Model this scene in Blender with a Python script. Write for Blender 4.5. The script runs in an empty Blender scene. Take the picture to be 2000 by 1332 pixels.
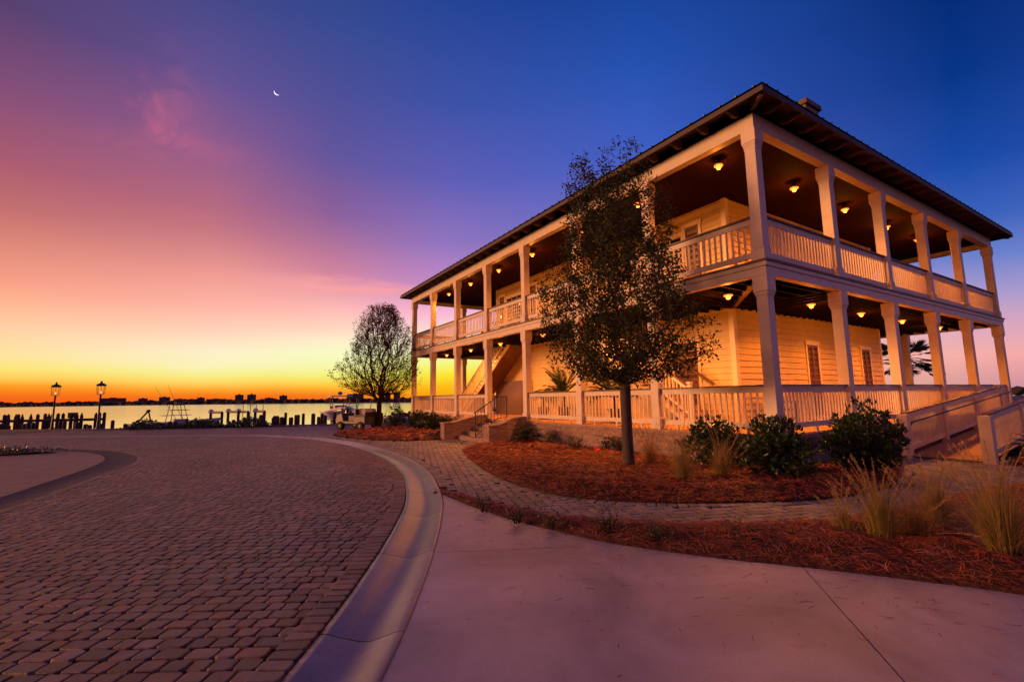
import bpy, bmesh, math, random
import numpy as np
from mathutils import Vector, Matrix
from mathutils.geometry import tessellate_polygon
random.seed(7); rng = np.random.default_rng(11)
S = bpy.context.scene
COL = S.collection
R = math.radians
EYE = 1.68

# ------------------------------------------------------------------ camera
f_px, yaw, pitch, roll = 908.87, 0.5583, 0.1208, -0.0172
fw = Vector((math.sin(yaw)*math.cos(pitch), math.cos(yaw)*math.cos(pitch), math.sin(pitch)))
r0 = Vector((math.cos(yaw), -math.sin(yaw), 0)); u0 = r0.cross(fw)
cr = r0*math.cos(roll)+u0*math.sin(roll); cu = -r0*math.sin(roll)+u0*math.cos(roll)
cam = bpy.data.objects.new('camera', bpy.data.cameras.new('camera'))
COL.objects.link(cam)
cam.matrix_world = Matrix(((cr.x, cu.x, -fw.x, 0), (cr.y, cu.y, -fw.y, 0), (cr.z, cu.z, -fw.z, EYE), (0, 0, 0, 1)))
cam.data.sensor_width = 36; cam.data.lens = 36*f_px/2000
cam.data.clip_end = 9000; cam.data.clip_start = 0.05
S.camera = cam
NC, NR, NU, NF = np.array([0, 0, EYE]), np.array(cr), np.array(cu), np.array(fw)

def proj(P):
    P = np.atleast_2d(P)-NC; d = P@NF
    d = np.where(d < 1e-3, 1e-3, d)
    return 1000+f_px*(P@NR)/d, 666-f_px*(P@NU)/d, d
def ray(x, y):
    v = NF*f_px+NR*(x-1000)-NU*(y-666); return v/np.linalg.norm(v)
def gpt(x, y, z=0.0):
    v = ray(x, y); return NC+v*((z-EYE)/v[2])
def dpt(x, y, dist):            # a point of the place at a given horizontal distance
    v = ray(x, y); return NC+v*(dist/math.hypot(v[0], v[1]))

# ------------------------------------------------------------------ materials
def lin(c):
    return tuple((v/12.92 if v <= .04045 else ((v+.055)/1.055)**2.4) for v in [q/255 for q in c])+(1,)
def newmat(name):
    m = bpy.data.materials.new(name); m.use_nodes = True
    return m, m.node_tree.nodes, m.node_tree.links, m.node_tree.nodes['Principled BSDF']
def mat(name, c, rough=.6, var=.25, scale=6, bump=.0, bscale=40, metal=0, island=0, c2=None, spec=.5, stretch=None, stain=None):
    m, N, L, B = newmat(name)
    B.inputs['Roughness'].default_value = rough; B.inputs['Metallic'].default_value = metal
    B.inputs['Specular IOR Level'].default_value = spec
    tc = N.new('ShaderNodeTexCoord'); vec = tc.outputs['Object']
    if stretch:
        mp = N.new('ShaderNodeMapping'); mp.inputs['Scale'].default_value = stretch
        L.new(vec, mp.inputs['Vector']); vec = mp.outputs['Vector']
    n = N.new('ShaderNodeTexNoise'); n.inputs['Scale'].default_value = scale; n.inputs['Detail'].default_value = 6
    n.inputs['Roughness'].default_value = .65
    L.new(vec, n.inputs['Vector'])
    rp = N.new('ShaderNodeValToRGB')
    a = tuple(max(0, v*(1-var)) for v in c[:3])+(1,); b = tuple(min(1, v*(1+var)) for v in (c2 or c)[:3])+(1,)
    rp.color_ramp.elements[0].position = .3; rp.color_ramp.elements[0].color = a
    rp.color_ramp.elements[1].position = .7; rp.color_ramp.elements[1].color = b
    L.new(n.outputs['Fac'], rp.inputs['Fac']); out = rp.outputs['Color']
    if island:
        g = N.new('ShaderNodeNewGeometry'); hs = N.new('ShaderNodeHueSaturation')
        mr = N.new('ShaderNodeMapRange'); mr.inputs['To Min'].default_value = 1-island; mr.inputs['To Max'].default_value = 1+island
        L.new(g.outputs['Random Per Island'], mr.inputs['Value']); L.new(mr.outputs['Result'], hs.inputs['Value'])
        wn = N.new('ShaderNodeTexWhiteNoise'); wn.noise_dimensions = '1D'; L.new(g.outputs['Random Per Island'], wn.inputs['W'])
        m2 = N.new('ShaderNodeMapRange'); m2.inputs['To Min'].default_value = .7; m2.inputs['To Max'].default_value = 1.2
        L.new(wn.outputs['Value'], m2.inputs['Value']); L.new(m2.outputs['Result'], hs.inputs['Saturation'])
        L.new(out, hs.inputs['Color']); out = hs.outputs['Color']
    if stain:
        ns = N.new('ShaderNodeTexNoise'); ns.inputs['Scale'].default_value = stain[0]; ns.inputs['Detail'].default_value = 8; ns.inputs['Roughness'].default_value = .6; ns.inputs['Distortion'].default_value = .6
        L.new(tc.outputs['Object'], ns.inputs['Vector']); ms = N.new('ShaderNodeMapRange'); ms.inputs['From Min'].default_value = .3; ms.inputs['From Max'].default_value = .7
        ms.inputs['To Min'].default_value = 1-stain[1]; ms.inputs['To Max'].default_value = 1+stain[1]*.6; L.new(ns.outputs['Fac'], ms.inputs['Value'])
        mm = N.new('ShaderNodeVectorMath'); mm.operation = 'SCALE'; L.new(out, mm.inputs[0]); L.new(ms.outputs['Result'], mm.inputs['Scale']); out = mm.outputs[0]
    L.new(out, B.inputs['Base Color'])
    if bump:
        n2 = N.new('ShaderNodeTexNoise'); n2.inputs['Scale'].default_value = bscale; n2.inputs['Detail'].default_value = 5
        L.new(vec, n2.inputs['Vector'])
        bp = N.new('ShaderNodeBump'); bp.inputs['Strength'].default_value = bump; bp.inputs['Distance'].default_value = .02
        L.new(n2.outputs['Fac'], bp.inputs['Height']); L.new(bp.outputs['Normal'], B.inputs['Normal'])
    return m
def leafmat(name, c, c2, island=.5, rough=.45, trans=.35, spec=.5):
    m, N, L, B = newmat(name)
    g = N.new('ShaderNodeNewGeometry'); rp = N.new('ShaderNodeValToRGB')
    rp.color_ramp.elements[0].color = c+(1,); rp.color_ramp.elements[1].color = c2+(1,)
    L.new(g.outputs['Random Per Island'], rp.inputs['Fac']); L.new(rp.outputs['Color'], B.inputs['Base Color'])
    B.inputs['Roughness'].default_value = rough; B.inputs['Specular IOR Level'].default_value = spec
    tr = N.new('ShaderNodeBsdfTranslucent'); L.new(rp.outputs['Color'], tr.inputs['Color'])
    mx = N.new('ShaderNodeMixShader'); mx.inputs['Fac'].default_value = trans
    L.new(B.outputs['BSDF'], mx.inputs[1]); L.new(tr.outputs['BSDF'], mx.inputs[2])
    L.new(mx.outputs['Shader'], N['Material Output'].inputs['Surface'])
    return m
def emit(name, c, s):
    m, N, L, B = newmat(name)
    B.inputs['Base Color'].default_value = c+(1,)
    B.inputs['Emission Color'].default_value = c+(1,); B.inputs['Emission Strength'].default_value = s
    return m
M = {}
M['paint'] = mat('cream_paint', (.66, .53, .40), .5, .10, 3, .06, 60)
M['siding'] = mat('siding_paint', (.56, .38, .14), .55, .10, 2.5, .06, 50)
M['trim'] = mat('trim_paint', (.70, .52, .30), .5, .08, 3, .04, 60)
M['capwood'] = mat('rail_cap_wood', (.11, .05, .035), .5, .35, 14, .1, 60)
M['deck'] = mat('deck_wood', (.40, .20, .09), .55, .3, 5, .08, 40, stretch=(1, 6, 1))
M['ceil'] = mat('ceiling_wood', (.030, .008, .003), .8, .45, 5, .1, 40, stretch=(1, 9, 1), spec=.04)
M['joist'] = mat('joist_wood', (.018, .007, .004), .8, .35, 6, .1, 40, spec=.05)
M['soffit'] = mat('soffit_wood', (.15, .075, .042), .6, .3, 5, .05, 40)
M['fascia'] = mat('fascia_brown', (.045, .024, .016), .6, .2, 5)
M['roof'] = mat('roof_metal', (.035, .04, .045), .45, .3, 4, .05, 30, metal=.5)
M['shutter'] = mat('shutter_brown', (.13, .05, .03), .5, .2, 8, .05, 60)
M['glass'] = mat('dark_glass', (.015, .015, .018), .08, .1, 3)
M['concrete'] = mat('slab_concrete', (.345, .29, .32), .48, .12, 60, .12, 90, stain=(.8, .40))
M['gutter'] = mat('gutter_concrete', (.20, .172, .178), .30, .12, 40, .10, 50, stain=(1.6, .32))
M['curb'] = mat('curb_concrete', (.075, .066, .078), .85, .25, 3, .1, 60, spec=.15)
M['apron'] = mat('apron_concrete', (.22, .15, .115), .75, .22, 1.5, .12, 60)
M['earth'] = mat('earth', (.03, .023, .022), .95, .3, 3, .2, 30)
M['joint'] = mat('joint_sand', (.06, .07, .07), .95, .3, 9, .2, 120)
M['paver'] = mat('paver_clay', (.155, .080, .058), .5, .28, 5, .4, 120, island=.42, stain=(.35, .30))
M['walkpaver'] = mat('walk_paver', (.155, .135, .158), .6, .25, 5, .35, 110, island=.36, stain=(.5, .22))
M['straw'] = mat('pine_straw', (.27, .046, .012), .7, .3, 9, 0, island=.8)
M['mulch'] = mat('mulch_base', (.055, .014, .007), .95, .4, 22, .8, 50)
M['bark'] = mat('oak_bark', (.065, .042, .034), .9, .35, 18, .6, 40, stretch=(1, 1, .35))
M['twig'] = mat('twig_bark', (.055, .038, .030), .9, .3, 20)
M['bark2'] = mat('elm_bark', (.035, .018, .011), .95, .3, 18, .4, 40, spec=.1)
M['iron'] = mat('black_iron', (.02, .016, .015), .45, .2, 10)
M['pile'] = mat('piling_wood', (.055, .035, .028), .9, .35, 8, .3, 30)
M['seawall'] = mat('seawall_concrete', (.14, .11, .10), .85, .3, 3, .3, 20)
M['white'] = mat('gelcoat_white', (.62, .62, .68), .3, .06, 4)
M['cartpaint'] = mat('cart_paint', (.06, .05, .055), .35, .1, 4)  # pale cart as a shadowed silhouette: its shade is put into this dark colour
M['boatgrey'] = mat('boat_shade', (.42, .38, .40), .4, .1, 4)
M['navy'] = mat('gelcoat_navy', (.05, .07, .16), .25, .1, 4)
M['rubber'] = mat('tyre_rubber', (.012, .012, .012), .85, .2, 20)
M['steel'] = mat('galvanised_pipe', (.20, .14, .12), .5, .3, 8, metal=.3)
M['red'] = mat('red_plastic', (.75, .015, .02), .4, .1, 6)
M['pot'] = mat('pot_clay', (.12, .06, .04), .6, .2, 10)
M['cushion'] = mat('cushion_fabric', (.45, .36, .30), .9, .15, 20)
M['far'] = mat('far_wall', (.12, .075, .075), .9, .1, .1)
M['farwin'] = mat('far_window', (.04, .03, .035), .4, .1, 1)
M['farwood'] = mat('far_wood', (.035, .022, .016), 1, .3, .08)
M['farland'] = mat('far_land', (.05, .035, .025), 1, .2, .02)
M['oakleaf'] = leafmat('oak_leaf', (.018, .025, .006), (.062, .066, .016), rough=.6, trans=.2, spec=.3)
M['elmleaf'] = leafmat('elm_leaf', (.05, .017, .004), (.15, .050, .008), trans=.5, rough=.8, spec=.1)
M['camleaf'] = leafmat('camellia_leaf', (.012, .028, .009), (.05, .085, .022), rough=.28, trans=.15)
M['sagoleaf'] = leafmat('sago_leaf', (.014, .024, .009), (.035, .05, .016), rough=.4, trans=.15)
M['shrubleaf'] = leafmat('shrub_leaf', (.03, .04, .013), (.08, .075, .02))
M['grass1'] = leafmat('grass_tan', (.28, .17, .06), (.50, .29, .11), trans=.4)
M['grass2'] = leafmat('grass_green', (.14, .15, .03), (.48, .30, .11), trans=.4)
M['palmleaf'] = leafmat('palm_leaf', (.025, .045, .02), (.06, .09, .03))
M['fernleaf'] = leafmat('fern_leaf', (.05, .06, .015), (.14, .12, .03))
M['bulb'] = emit('bulb_glow', (1, .26, .045), 3.3)
M['shadeglow'] = emit('shade_glow', (1, .24, .02), 1.0)  # orange halo of the porch bulbs, drawn as an added glowing surface
M['lantern'] = emit('lantern_glow', (1, .5, .16), 5)
M['dimlamp'] = emit('gas_mantle', (1, .6, .3), 1.2)
M['moon'] = emit('moon_glow', (1, .95, .88), 1.5)

m, N, L, B = newmat('bay_water'); M['water'] = m
B.inputs['Base Color'].default_value = (.02, .025, .03, 1); B.inputs['Roughness'].default_value = .12; B.inputs['IOR'].default_value = 1.33
tc = N.new('ShaderNodeTexCoord'); mp = N.new('ShaderNodeMapping'); mp.inputs['Scale'].default_value = (.05, .32, 1); mp.inputs['Rotation'].default_value = (0, 0, .5)
nz = N.new('ShaderNodeTexNoise'); nz.inputs['Scale'].default_value = 1.0; nz.inputs['Detail'].default_value = 5
bp = N.new('ShaderNodeBump'); bp.inputs['Strength'].default_value = .12; bp.inputs['Distance'].default_value = .15
L.new(tc.outputs['Object'], mp.inputs[0]); L.new(mp.outputs[0], nz.inputs['Vector']); L.new(nz.outputs['Fac'], bp.inputs['Height']); L.new(bp.outputs[0], B.inputs['Normal'])
gl = N.new('ShaderNodeBsdfGlossy'); gl.inputs['Color'].default_value = (.96, .93, .92, 1); gl.inputs['Roughness'].default_value = .12; L.new(bp.outputs[0], gl.inputs['Normal'])
mxw = N.new('ShaderNodeMixShader'); mxw.inputs[0].default_value = .97; L.new(B.outputs[0], mxw.inputs[1]); L.new(gl.outputs[0], mxw.inputs[2]); L.new(mxw.outputs[0], N['Material Output'].inputs['Surface'])

def brickmat(name, c1, c2, mortar, scale=1.0):
    m, N, L, B = newmat(name)
    tc = N.new('ShaderNodeTexCoord'); sx = N.new('ShaderNodeSeparateXYZ'); L.new(tc.outputs['Object'], sx.inputs[0])
    ad = N.new('ShaderNodeMath'); L.new(sx.outputs[0], ad.inputs[0]); L.new(sx.outputs[1], ad.inputs[1])
    cb = N.new('ShaderNodeCombineXYZ'); L.new(ad.outputs[0], cb.inputs[0]); L.new(sx.outputs[2], cb.inputs[1])
    n0 = N.new('ShaderNodeTexNoise'); n0.inputs['Scale'].default_value = 7; L.new(tc.outputs['Object'], n0.inputs['Vector'])
    mm = N.new('ShaderNodeMix'); mm.data_type = 'VECTOR'; mm.inputs['Factor'].default_value = .016
    L.new(cb.outputs[0], mm.inputs[4]); L.new(n0.outputs['Color'], mm.inputs[5])
    bt = N.new('ShaderNodeTexBrick'); bt.inputs['Scale'].default_value = scale
    bt.inputs['Brick Width'].default_value = .2; bt.inputs['Row Height'].default_value = .075
    bt.inputs['Mortar Size'].default_value = .008; bt.inputs['Mortar Smooth'].default_value = .4
    bt.inputs['Color1'].default_value = c1; bt.inputs['Color2'].default_value = c2; bt.inputs['Mortar'].default_value = mortar
    L.new(mm.outputs[1], bt.inputs['Vector'])
    n = N.new('ShaderNodeTexNoise'); n.inputs['Scale'].default_value = 14; n.inputs['Detail'].default_value = 6
    L.new(tc.outputs['Object'], n.inputs['Vector'])
    mx = N.new('ShaderNodeMix'); mx.data_type = 'RGBA'; mx.blend_type = 'OVERLAY'; mx.inputs['Factor'].default_value = .75
    L.new(bt.outputs['Color'], mx.inputs[6]); L.new(n.outputs['Fac'], mx.inputs[7]); L.new(mx.outputs[2], B.inputs['Base Color'])
    B.inputs['Roughness'].default_value = .85
    sb = N.new('ShaderNodeMath'); sb.operation = 'SUBTRACT'; L.new(n.outputs['Fac'], sb.inputs[0]); L.new(bt.outputs['Fac'], sb.inputs[1])
    bp = N.new('ShaderNodeBump'); bp.inputs['Strength'].default_value = .8; bp.inputs['Distance'].default_value = .012
    L.new(sb.outputs[0], bp.inputs['Height']); L.new(bp.outputs['Normal'], B.inputs['Normal'])
    return m
M['brick'] = brickmat('old_brick', (.34, .20, .155, 1), (.22, .13, .105, 1), (.30, .22, .18, 1))

# ------------------------------------------------------------------ mesh helpers
class MB:
    def __init__(s): s.v = []; s.f = []
    def quad(s, a, b, c, d):
        n = len(s.v); s.v += [tuple(a), tuple(b), tuple(c), tuple(d)]; s.f.append((n, n+1, n+2, n+3))
    def tri(s, a, b, c):
        n = len(s.v); s.v += [tuple(a), tuple(b), tuple(c)]; s.f.append((n, n+1, n+2))
    def box(s, x0, x1, y0, y1, z0, z1):
        n = len(s.v)
        s.v += [(x0, y0, z0), (x1, y0, z0), (x1, y1, z0), (x0, y1, z0), (x0, y0, z1), (x1, y0, z1), (x1, y1, z1), (x0, y1, z1)]
        s.f += [(n+3, n+2, n+1, n), (n+4, n+5, n+6, n+7), (n, n+1, n+5, n+4), (n+1, n+2, n+6, n+5), (n+2, n+3, n+7, n+6), (n+3, n, n+4, n+7)]
        return s
    def cbox(s, cx, cy, hw, z0, z1): return s.box(cx-hw, cx+hw, cy-hw, cy+hw, z0, z1)
    def beam(s, a, b, w, h, up=(0, 0, 1)):
        a, b = Vector(a), Vector(b); d = (b-a).normalized(); u = Vector(up)
        sd = d.cross(u)
        if sd.length < 1e-4: sd = d.cross(Vector((1, 0, 0)))
        sd.normalize(); u = sd.cross(d).normalized(); n = len(s.v)
        for p in (a, b):
            for i, j in ((-1, -1), (1, -1), (1, 1), (-1, 1)): s.v.append(tuple(p+sd*(w/2*i)+u*(h/2*j)))
        s.f += [(n+3, n+2, n+1, n), (n+4, n+5, n+6, n+7)]+[(n+i, n+(i+1) % 4, n+4+(i+1) % 4, n+4+i) for i in range(4)]
        return s
    def tube(s, pts, rad, seg=8, cap=True):
        pts = [Vector(p) for p in pts]; n0 = len(s.v)
        if not hasattr(rad, '__len__'): rad = [rad]*len(pts)
        ref = None
        for i, p in enumerate(pts):
            d = (pts[min(i+1, len(pts)-1)]-pts[max(i-1, 0)]).normalized()
            if ref is None: ref = d.orthogonal().normalized()
            ref = (ref-d*ref.dot(d)); ref = ref.normalized() if ref.length > 1e-5 else d.orthogonal().normalized()
            b = d.cross(ref)
            for k in range(seg):
                t = 2*math.pi*k/seg; s.v.append(tuple(p+(ref*math.cos(t)+b*math.sin(t))*rad[i]))
        for i in range(len(pts)-1):
            for k in range(seg):
                a = n0+i*seg+k; b2 = n0+i*seg+(k+1) % seg; s.f.append((a, b2, b2+seg, a+seg))
        if cap:
            s.f.append(tuple(n0+k for k in range(seg))[::-1]); e = n0+(len(pts)-1)*seg; s.f.append(tuple(e+k for k in range(seg)))
        return s
    def lathe(s, prof, c=(0, 0, 0), seg=12):
        n0 = len(s.v)
        for r, z in prof:
            for k in range(seg):
                t = 2*math.pi*k/seg; s.v.append((c[0]+r*math.cos(t), c[1]+r*math.sin(t), c[2]+z))
        for i in range(len(prof)-1):
            for k in range(seg):
                a = n0+i*seg+k; b = n0+i*seg+(k+1) % seg; s.f.append((a, b, b+seg, a+seg))
        s.f.append(tuple(n0+k for k in range(seg))[::-1]); e = n0+(len(prof)-1)*seg; s.f.append(tuple(e+k for k in range(seg)))
        return s
    def prism(s, poly, axis, a, b):
        """poly: list of 2-D points; axis 0/1/2 = extrude axis."""
        def P(p, t): return (t, p[0], p[1]) if axis == 0 else (p[0], t, p[1]) if axis == 1 else (p[0], p[1], t)
        n = len(s.v); k = len(poly)
        s.v += [P(p, a) for p in poly]+[P(p, b) for p in poly]
        s.f += [tuple(n+i for i in range(k))[::-1], tuple(n+k+i for i in range(k))]
        s.f += [(n+i, n+(i+1) % k, n+k+(i+1) % k, n+k+i) for i in range(k)]
        return s
    def blob(s, c, r, seed=0, sub=2, sq=(1, 1, 1), amp=.25):
        bm = bmesh.new(); bmesh.ops.create_icosphere(bm, subdivisions=sub, radius=1)
        rr = random.Random(seed); ph = [rr.uniform(0, 6.28) for _ in range(6)]
        n = len(s.v)
        for v in bm.verts:
            q = v.co; k = 1+amp*(math.sin(3*q.x+ph[0])*math.sin(4*q.y+ph[1])+.6*math.sin(7*q.z+ph[2]+3*q.x))
            s.v.append((c[0]+q.x*r*k*sq[0], c[1]+q.y*r*k*sq[1], c[2]+q.z*r*k*sq[2]))
        s.f += [tuple(n+v.index for v in fc.verts) for fc in bm.faces]; bm.free()
        return s
    def mesh(s, name):
        me = bpy.data.meshes.new(name); me.from_pydata(s.v, [], s.f); me.update(); return me
    def build(s, name, m, parent=None, loc=None, smooth=False):
        me = s.mesh(name); me.materials.append(M[m] if isinstance(m, str) else m)
        bm = bmesh.new(); bm.from_mesh(me); bmesh.ops.recalc_face_normals(bm, faces=bm.faces); bm.to_mesh(me); bm.free()
        if smooth: me.polygons.foreach_set('use_smooth', [True]*len(me.polygons))
        return link(name, me, parent, loc)
def link(name, me, parent=None, loc=None):
    o = bpy.data.objects.new(name, me); COL.objects.link(o)
    if parent: o.parent = parent
    if loc is not None: o.location = loc
    return o
def npmesh(name, V, F, m, parent=None, smooth=False):
    """V (n,3), F (k,c) arrays with constant corner count."""
    V = np.asarray(V, np.float32).reshape(-1, 3); F = np.asarray(F, np.int32)
    me = bpy.data.meshes.new(name); k, c = F.shape
    me.vertices.add(len(V)); me.vertices.foreach_set('co', V.ravel())
    me.loops.add(k*c); me.loops.foreach_set('vertex_index', F.ravel())
    me.polygons.add(k); me.polygons.foreach_set('loop_start', np.arange(0, k*c, c, dtype=np.int32))
    me.polygons.foreach_set('loop_total', np.full(k, c, np.int32))
    me.polygons.foreach_set('use_smooth', np.full(k, bool(smooth)))
    me.materials.append(M[m]); me.update(calc_edges=True); me.validate()
    return link(name, me, parent)
def tag(o, label, cat, group=None):
    o['label'] = label; o['category'] = cat
    if group: o['group'] = group
    return o
def struct(o, kind='structure'): o['kind'] = kind; return o
def thing(name, label, cat, loc=(0, 0, 0), rz=0, group=None):
    o = bpy.data.objects.new(name, None); COL.objects.link(o); o.location = loc; o.rotation_euler = (0, 0, rz)
    o.empty_display_size = .2
    return tag(o, label, cat, group)
def copy_tree(o, parent=None):
    c = o.copy(); COL.objects.link(c); c.parent = parent
    for ch in list(o.children): copy_tree(ch, c)
    return c
def bevel(o, w=.008):
    b = o.modifiers.new('bevel', 'BEVEL'); b.width = w; b.segments = 2; b.limit_method = 'ANGLE'
    return o

# ------------------------------------------------------------------ curves / polygons
def catmull(P, n=8, closed=False):
    P = [np.array(p, float) for p in P]; out = []; k = len(P)
    rngi = range(k if closed else k-1)
    for i in rngi:
        if closed: p0, p1, p2, p3 = P[(i-1) % k], P[i], P[(i+1) % k], P[(i+2) % k]
        else: p0, p1, p2, p3 = P[max(i-1, 0)], P[i], P[i+1], P[min(i+2, k-1)]
        for j in range(n):
            t = j/n
            out.append(.5*((2*p1)+(-p0+p2)*t+(2*p0-5*p1+4*p2-p3)*t*t+(-p0+3*p1-3*p2+p3)*t**3))
    if not closed: out.append(P[-1])
    return np.array(out)
def resample(P, step):
    P = np.asarray(P); d = np.r_[0, np.cumsum(np.linalg.norm(np.diff(P, axis=0), axis=1))]
    n = max(2, int(d[-1]/step)); t = np.linspace(0, d[-1], n+1)
    return np.c_[np.interp(t, d, P[:, 0]), np.interp(t, d, P[:, 1])]
def normals(P):
    T = np.gradient(P, axis=0); T /= np.linalg.norm(T, axis=1)[:, None]
    return T, np.c_[T[:, 1], -T[:, 0]]        # right-hand side
def inside(P, poly):
    P = np.atleast_2d(P); x, y = P[:, 0], P[:, 1]; c = np.zeros(len(P), bool)
    a = np.asarray(poly); b = np.roll(a, -1, axis=0)
    for (x1, y1), (x2, y2) in zip(a, b):
        if y1 == y2: continue
        k = (y1 > y) != (y2 > y); c ^= k & (x < (x2-x1)*(y-y1)/(y2-y1)+x1)
    return c
def dist(P, line, closed=False):
    P = np.atleast_2d(P); a = np.asarray(line)
    b = np.roll(a, -1, axis=0) if closed else a[1:]
    if not closed: a = a[:-1]
    out = np.full(len(P), 1e9)
    for p, q in zip(a, b):
        d = q-p; L2 = d@d+1e-12; t = np.clip(((P-p)@d)/L2, 0, 1)
        out = np.minimum(out, np.hypot(*(P-(p+t[:, None]*d)).T))
    return out
def flat(name, poly, z, m, z0=None):
    """a sheet with optional skirt."""
    poly = [tuple(p) for p in poly]; mb = MB(); n = len(poly)
    mb.v = [(p[0], p[1], z) for p in poly]
    mb.f = [tuple(t) for t in tessellate_polygon([[Vector((p[0], p[1], 0)) for p in poly]])]
    if z0 is not None:
        mb.v += [(p[0], p[1], z0) for p in poly]
        mb.f += [(i, (i+1) % n, n+(i+1) % n, n+i) for i in range(n)]
    return mb
def clip(poly, p, nrm, off):
    """keep the part of poly where (x-p).n > off"""
    out = []; k = len(poly); p = np.array(p); nrm = np.array(nrm)
    s = [((np.array(q)-p)@nrm)-off for q in poly]
    for i in range(k):
        a, b = np.array(poly[i]), np.array(poly[(i+1) % k]); sa, sb = s[i], s[(i+1) % k]
        if sa >= 0: out.append(a)
        if (sa >= 0) != (sb >= 0): out.append(a+(b-a)*(sa/(sa-sb)))
    return out

# ------------------------------------------------------------------ the ground plan
seawall_line = [(-220, 150), (-60, 74), (-12.93, 46.82), (-7.17, 41.9), (-1.99, 39.2), (3.39, 36.4), (6.43, 34.7), (11.1, 31.8), (14, 31.0), (90, 31.0), (700, 60), (3000, 200)]
land = seawall_line+[(6000, 200), (6000, -4000), (-4000, -4000), (-4000, 2000)]
struct(flat('ground', land, -.085, 'earth', -2.6).build('ground', 'earth'))
struct(flat('water', [(-6000, -50), (6000, -50), (6000, 7000), (-6000, 7000)], -1.22, 'earth').build('water', 'water'))

RC = catmull([(-5, -3), (-2.2, -.4), (-.7, 1.2), (.1, 2.3), (.66, 3.19), (.92, 3.6), (1.33, 4.3), (1.86, 5.27), (2.4, 6.34), (2.93, 7.5), (3.4, 8.83),
              (3.95, 10.7), (4.38, 13.3), (4.53, 16.4), (4.38, 19.5), (3.75, 22.6), (2.6, 25.2), (1.0, 27.8), (-2.9, 31), (-11, 37.5), (-24, 46)], 10)
RC = resample(RC, .12); RT, RN = normals(RC); RW = .31
ribR = RC+RN*RW; ribL = RC-RN*RW
apron_out = catmull([(-13, 3.5), (-6.2, 6.6), (-3.8, 8.9), (-2.98, 11.17), (-2.83, 12.02), (-2.59, 13.58), (-2.37, 15.26), (-2.14, 16.48), (-2.07, 17.99), (-2.31, 19.78), (-3.03, 21.9), (-4.77, 24.5), (-7.32, 26.7), (-12, 29), (-20, 31)], 8)
apron_in = catmull([(-13, 5), (-6.8, 7.8), (-4.4, 10.2), (-3.5, 12.2), (-3.2, 14.2), (-2.97, 16.3), (-2.88, 17.9), (-2.98, 19.4), (-3.48, 21.3), (-4.4, 23.0), (-6.2, 24.6), (-9, 26), (-13, 27.5), (-20, 29.3)], 8)
apron_poly = np.r_[apron_out, [(-60, 31), (-60, 3.5)]]
island = np.r_[catmull([(7.55, 14.55), (6.77, 13.92), (5.71, 11.01), (5.07, 8.61), (4.95, 7.02), (5.22, 6.06), (5.98, 5.13), (6.95, 4.46), (8.08, 3.89), (9.31, 3.67), (10.49, 3.76), (12.4, 4.3), (14.6, 5.2)], 8), [(14.6, 5.6), (9.8, 5.6), (9.8, 14.6)]]
bed2_out = catmull([(3.40, 8.25), (3.42, 7.85), (3.43, 6.79), (3.51, 5.7), (3.71, 4.81), (3.91, 4.12), (4.43, 3.18), (4.88, 2.55), (5.36, 1.8), (5.68, 1.23), (6.1, .2), (6.5, -2), (6.6, -5)], 8)
bed2_in = catmull([(3.40, 8.25), (3.60, 7.67), (3.72, 6.69), (3.93, 5.82), (4.32, 5.03), (4.98, 4.3), (5.75, 3.72), (6.62, 3.22), (7.5, 2.98), (8.6, 2.85), (10, 2.75), (12.5, 2.2), (16, .8), (20, -2), (20, -5)], 8)
bed2 = np.r_[bed2_in, bed2_out[::-1]]
bed3 = np.array([(15.25, 3.3), (14.95, 2.85), (15.6, 2.45), (18, 1.3), (24, .2), (34, .2), (34, 3.3)])
bed_l = np.r_[catmull([(7.75, 18.3), (6.6, 18.6), (5.6, 19.9), (4.95, 22.0), (4.75, 24.2), (5.3, 25.6), (6.6, 26.3), (7.9, 27.8), (9.0, 29.3)], 8), [(9.8, 29.5), (9.8, 18.3)]]

# mulch mounds
def mound(name, poly, hmax, step=.1, slope=.28, seed=0, rise=.02):
    poly = np.asarray(poly); x0, y0 = poly.min(0)-.15; x1, y1 = poly.max(0)+.15
    xs = np.arange(x0, x1, step); ys = np.arange(y0, y1, step)
    X, Y = np.meshgrid(xs, ys); P = np.c_[X.ravel(), Y.ravel()]
    d = dist(P, poly, True); d = np.where(inside(P, poly), d, -d)
    Z = height(P, d, hmax, slope, rise)
    ok = d > -.12; idx = np.arange(len(P)).reshape(X.shape)
    F = np.stack([idx[:-1, :-1], idx[:-1, 1:], idx[1:, 1:], idx[1:, :-1]], -1).reshape(-1, 4)
    F = F[ok[F].all(1)]
    return struct(npmesh(name, np.c_[P, Z], F, 'mulch', smooth=True))
def height(P, d, hmax, slope, rise):
    x, y = P[:, 0], P[:, 1]
    n = .02*np.sin(5.1*x+1.3)*np.sin(4.3*y)+.016*np.sin(11*x+2*y)*np.sin(9.7*y-x)+.01*np.sin(23*x)*np.sin(21*y+x)
    return np.where(d > 0, rise+np.minimum(d*slope, hmax)+n*np.clip(d*4, 0, 1), -.055+np.clip(d+.06, -.06, 0))
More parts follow.
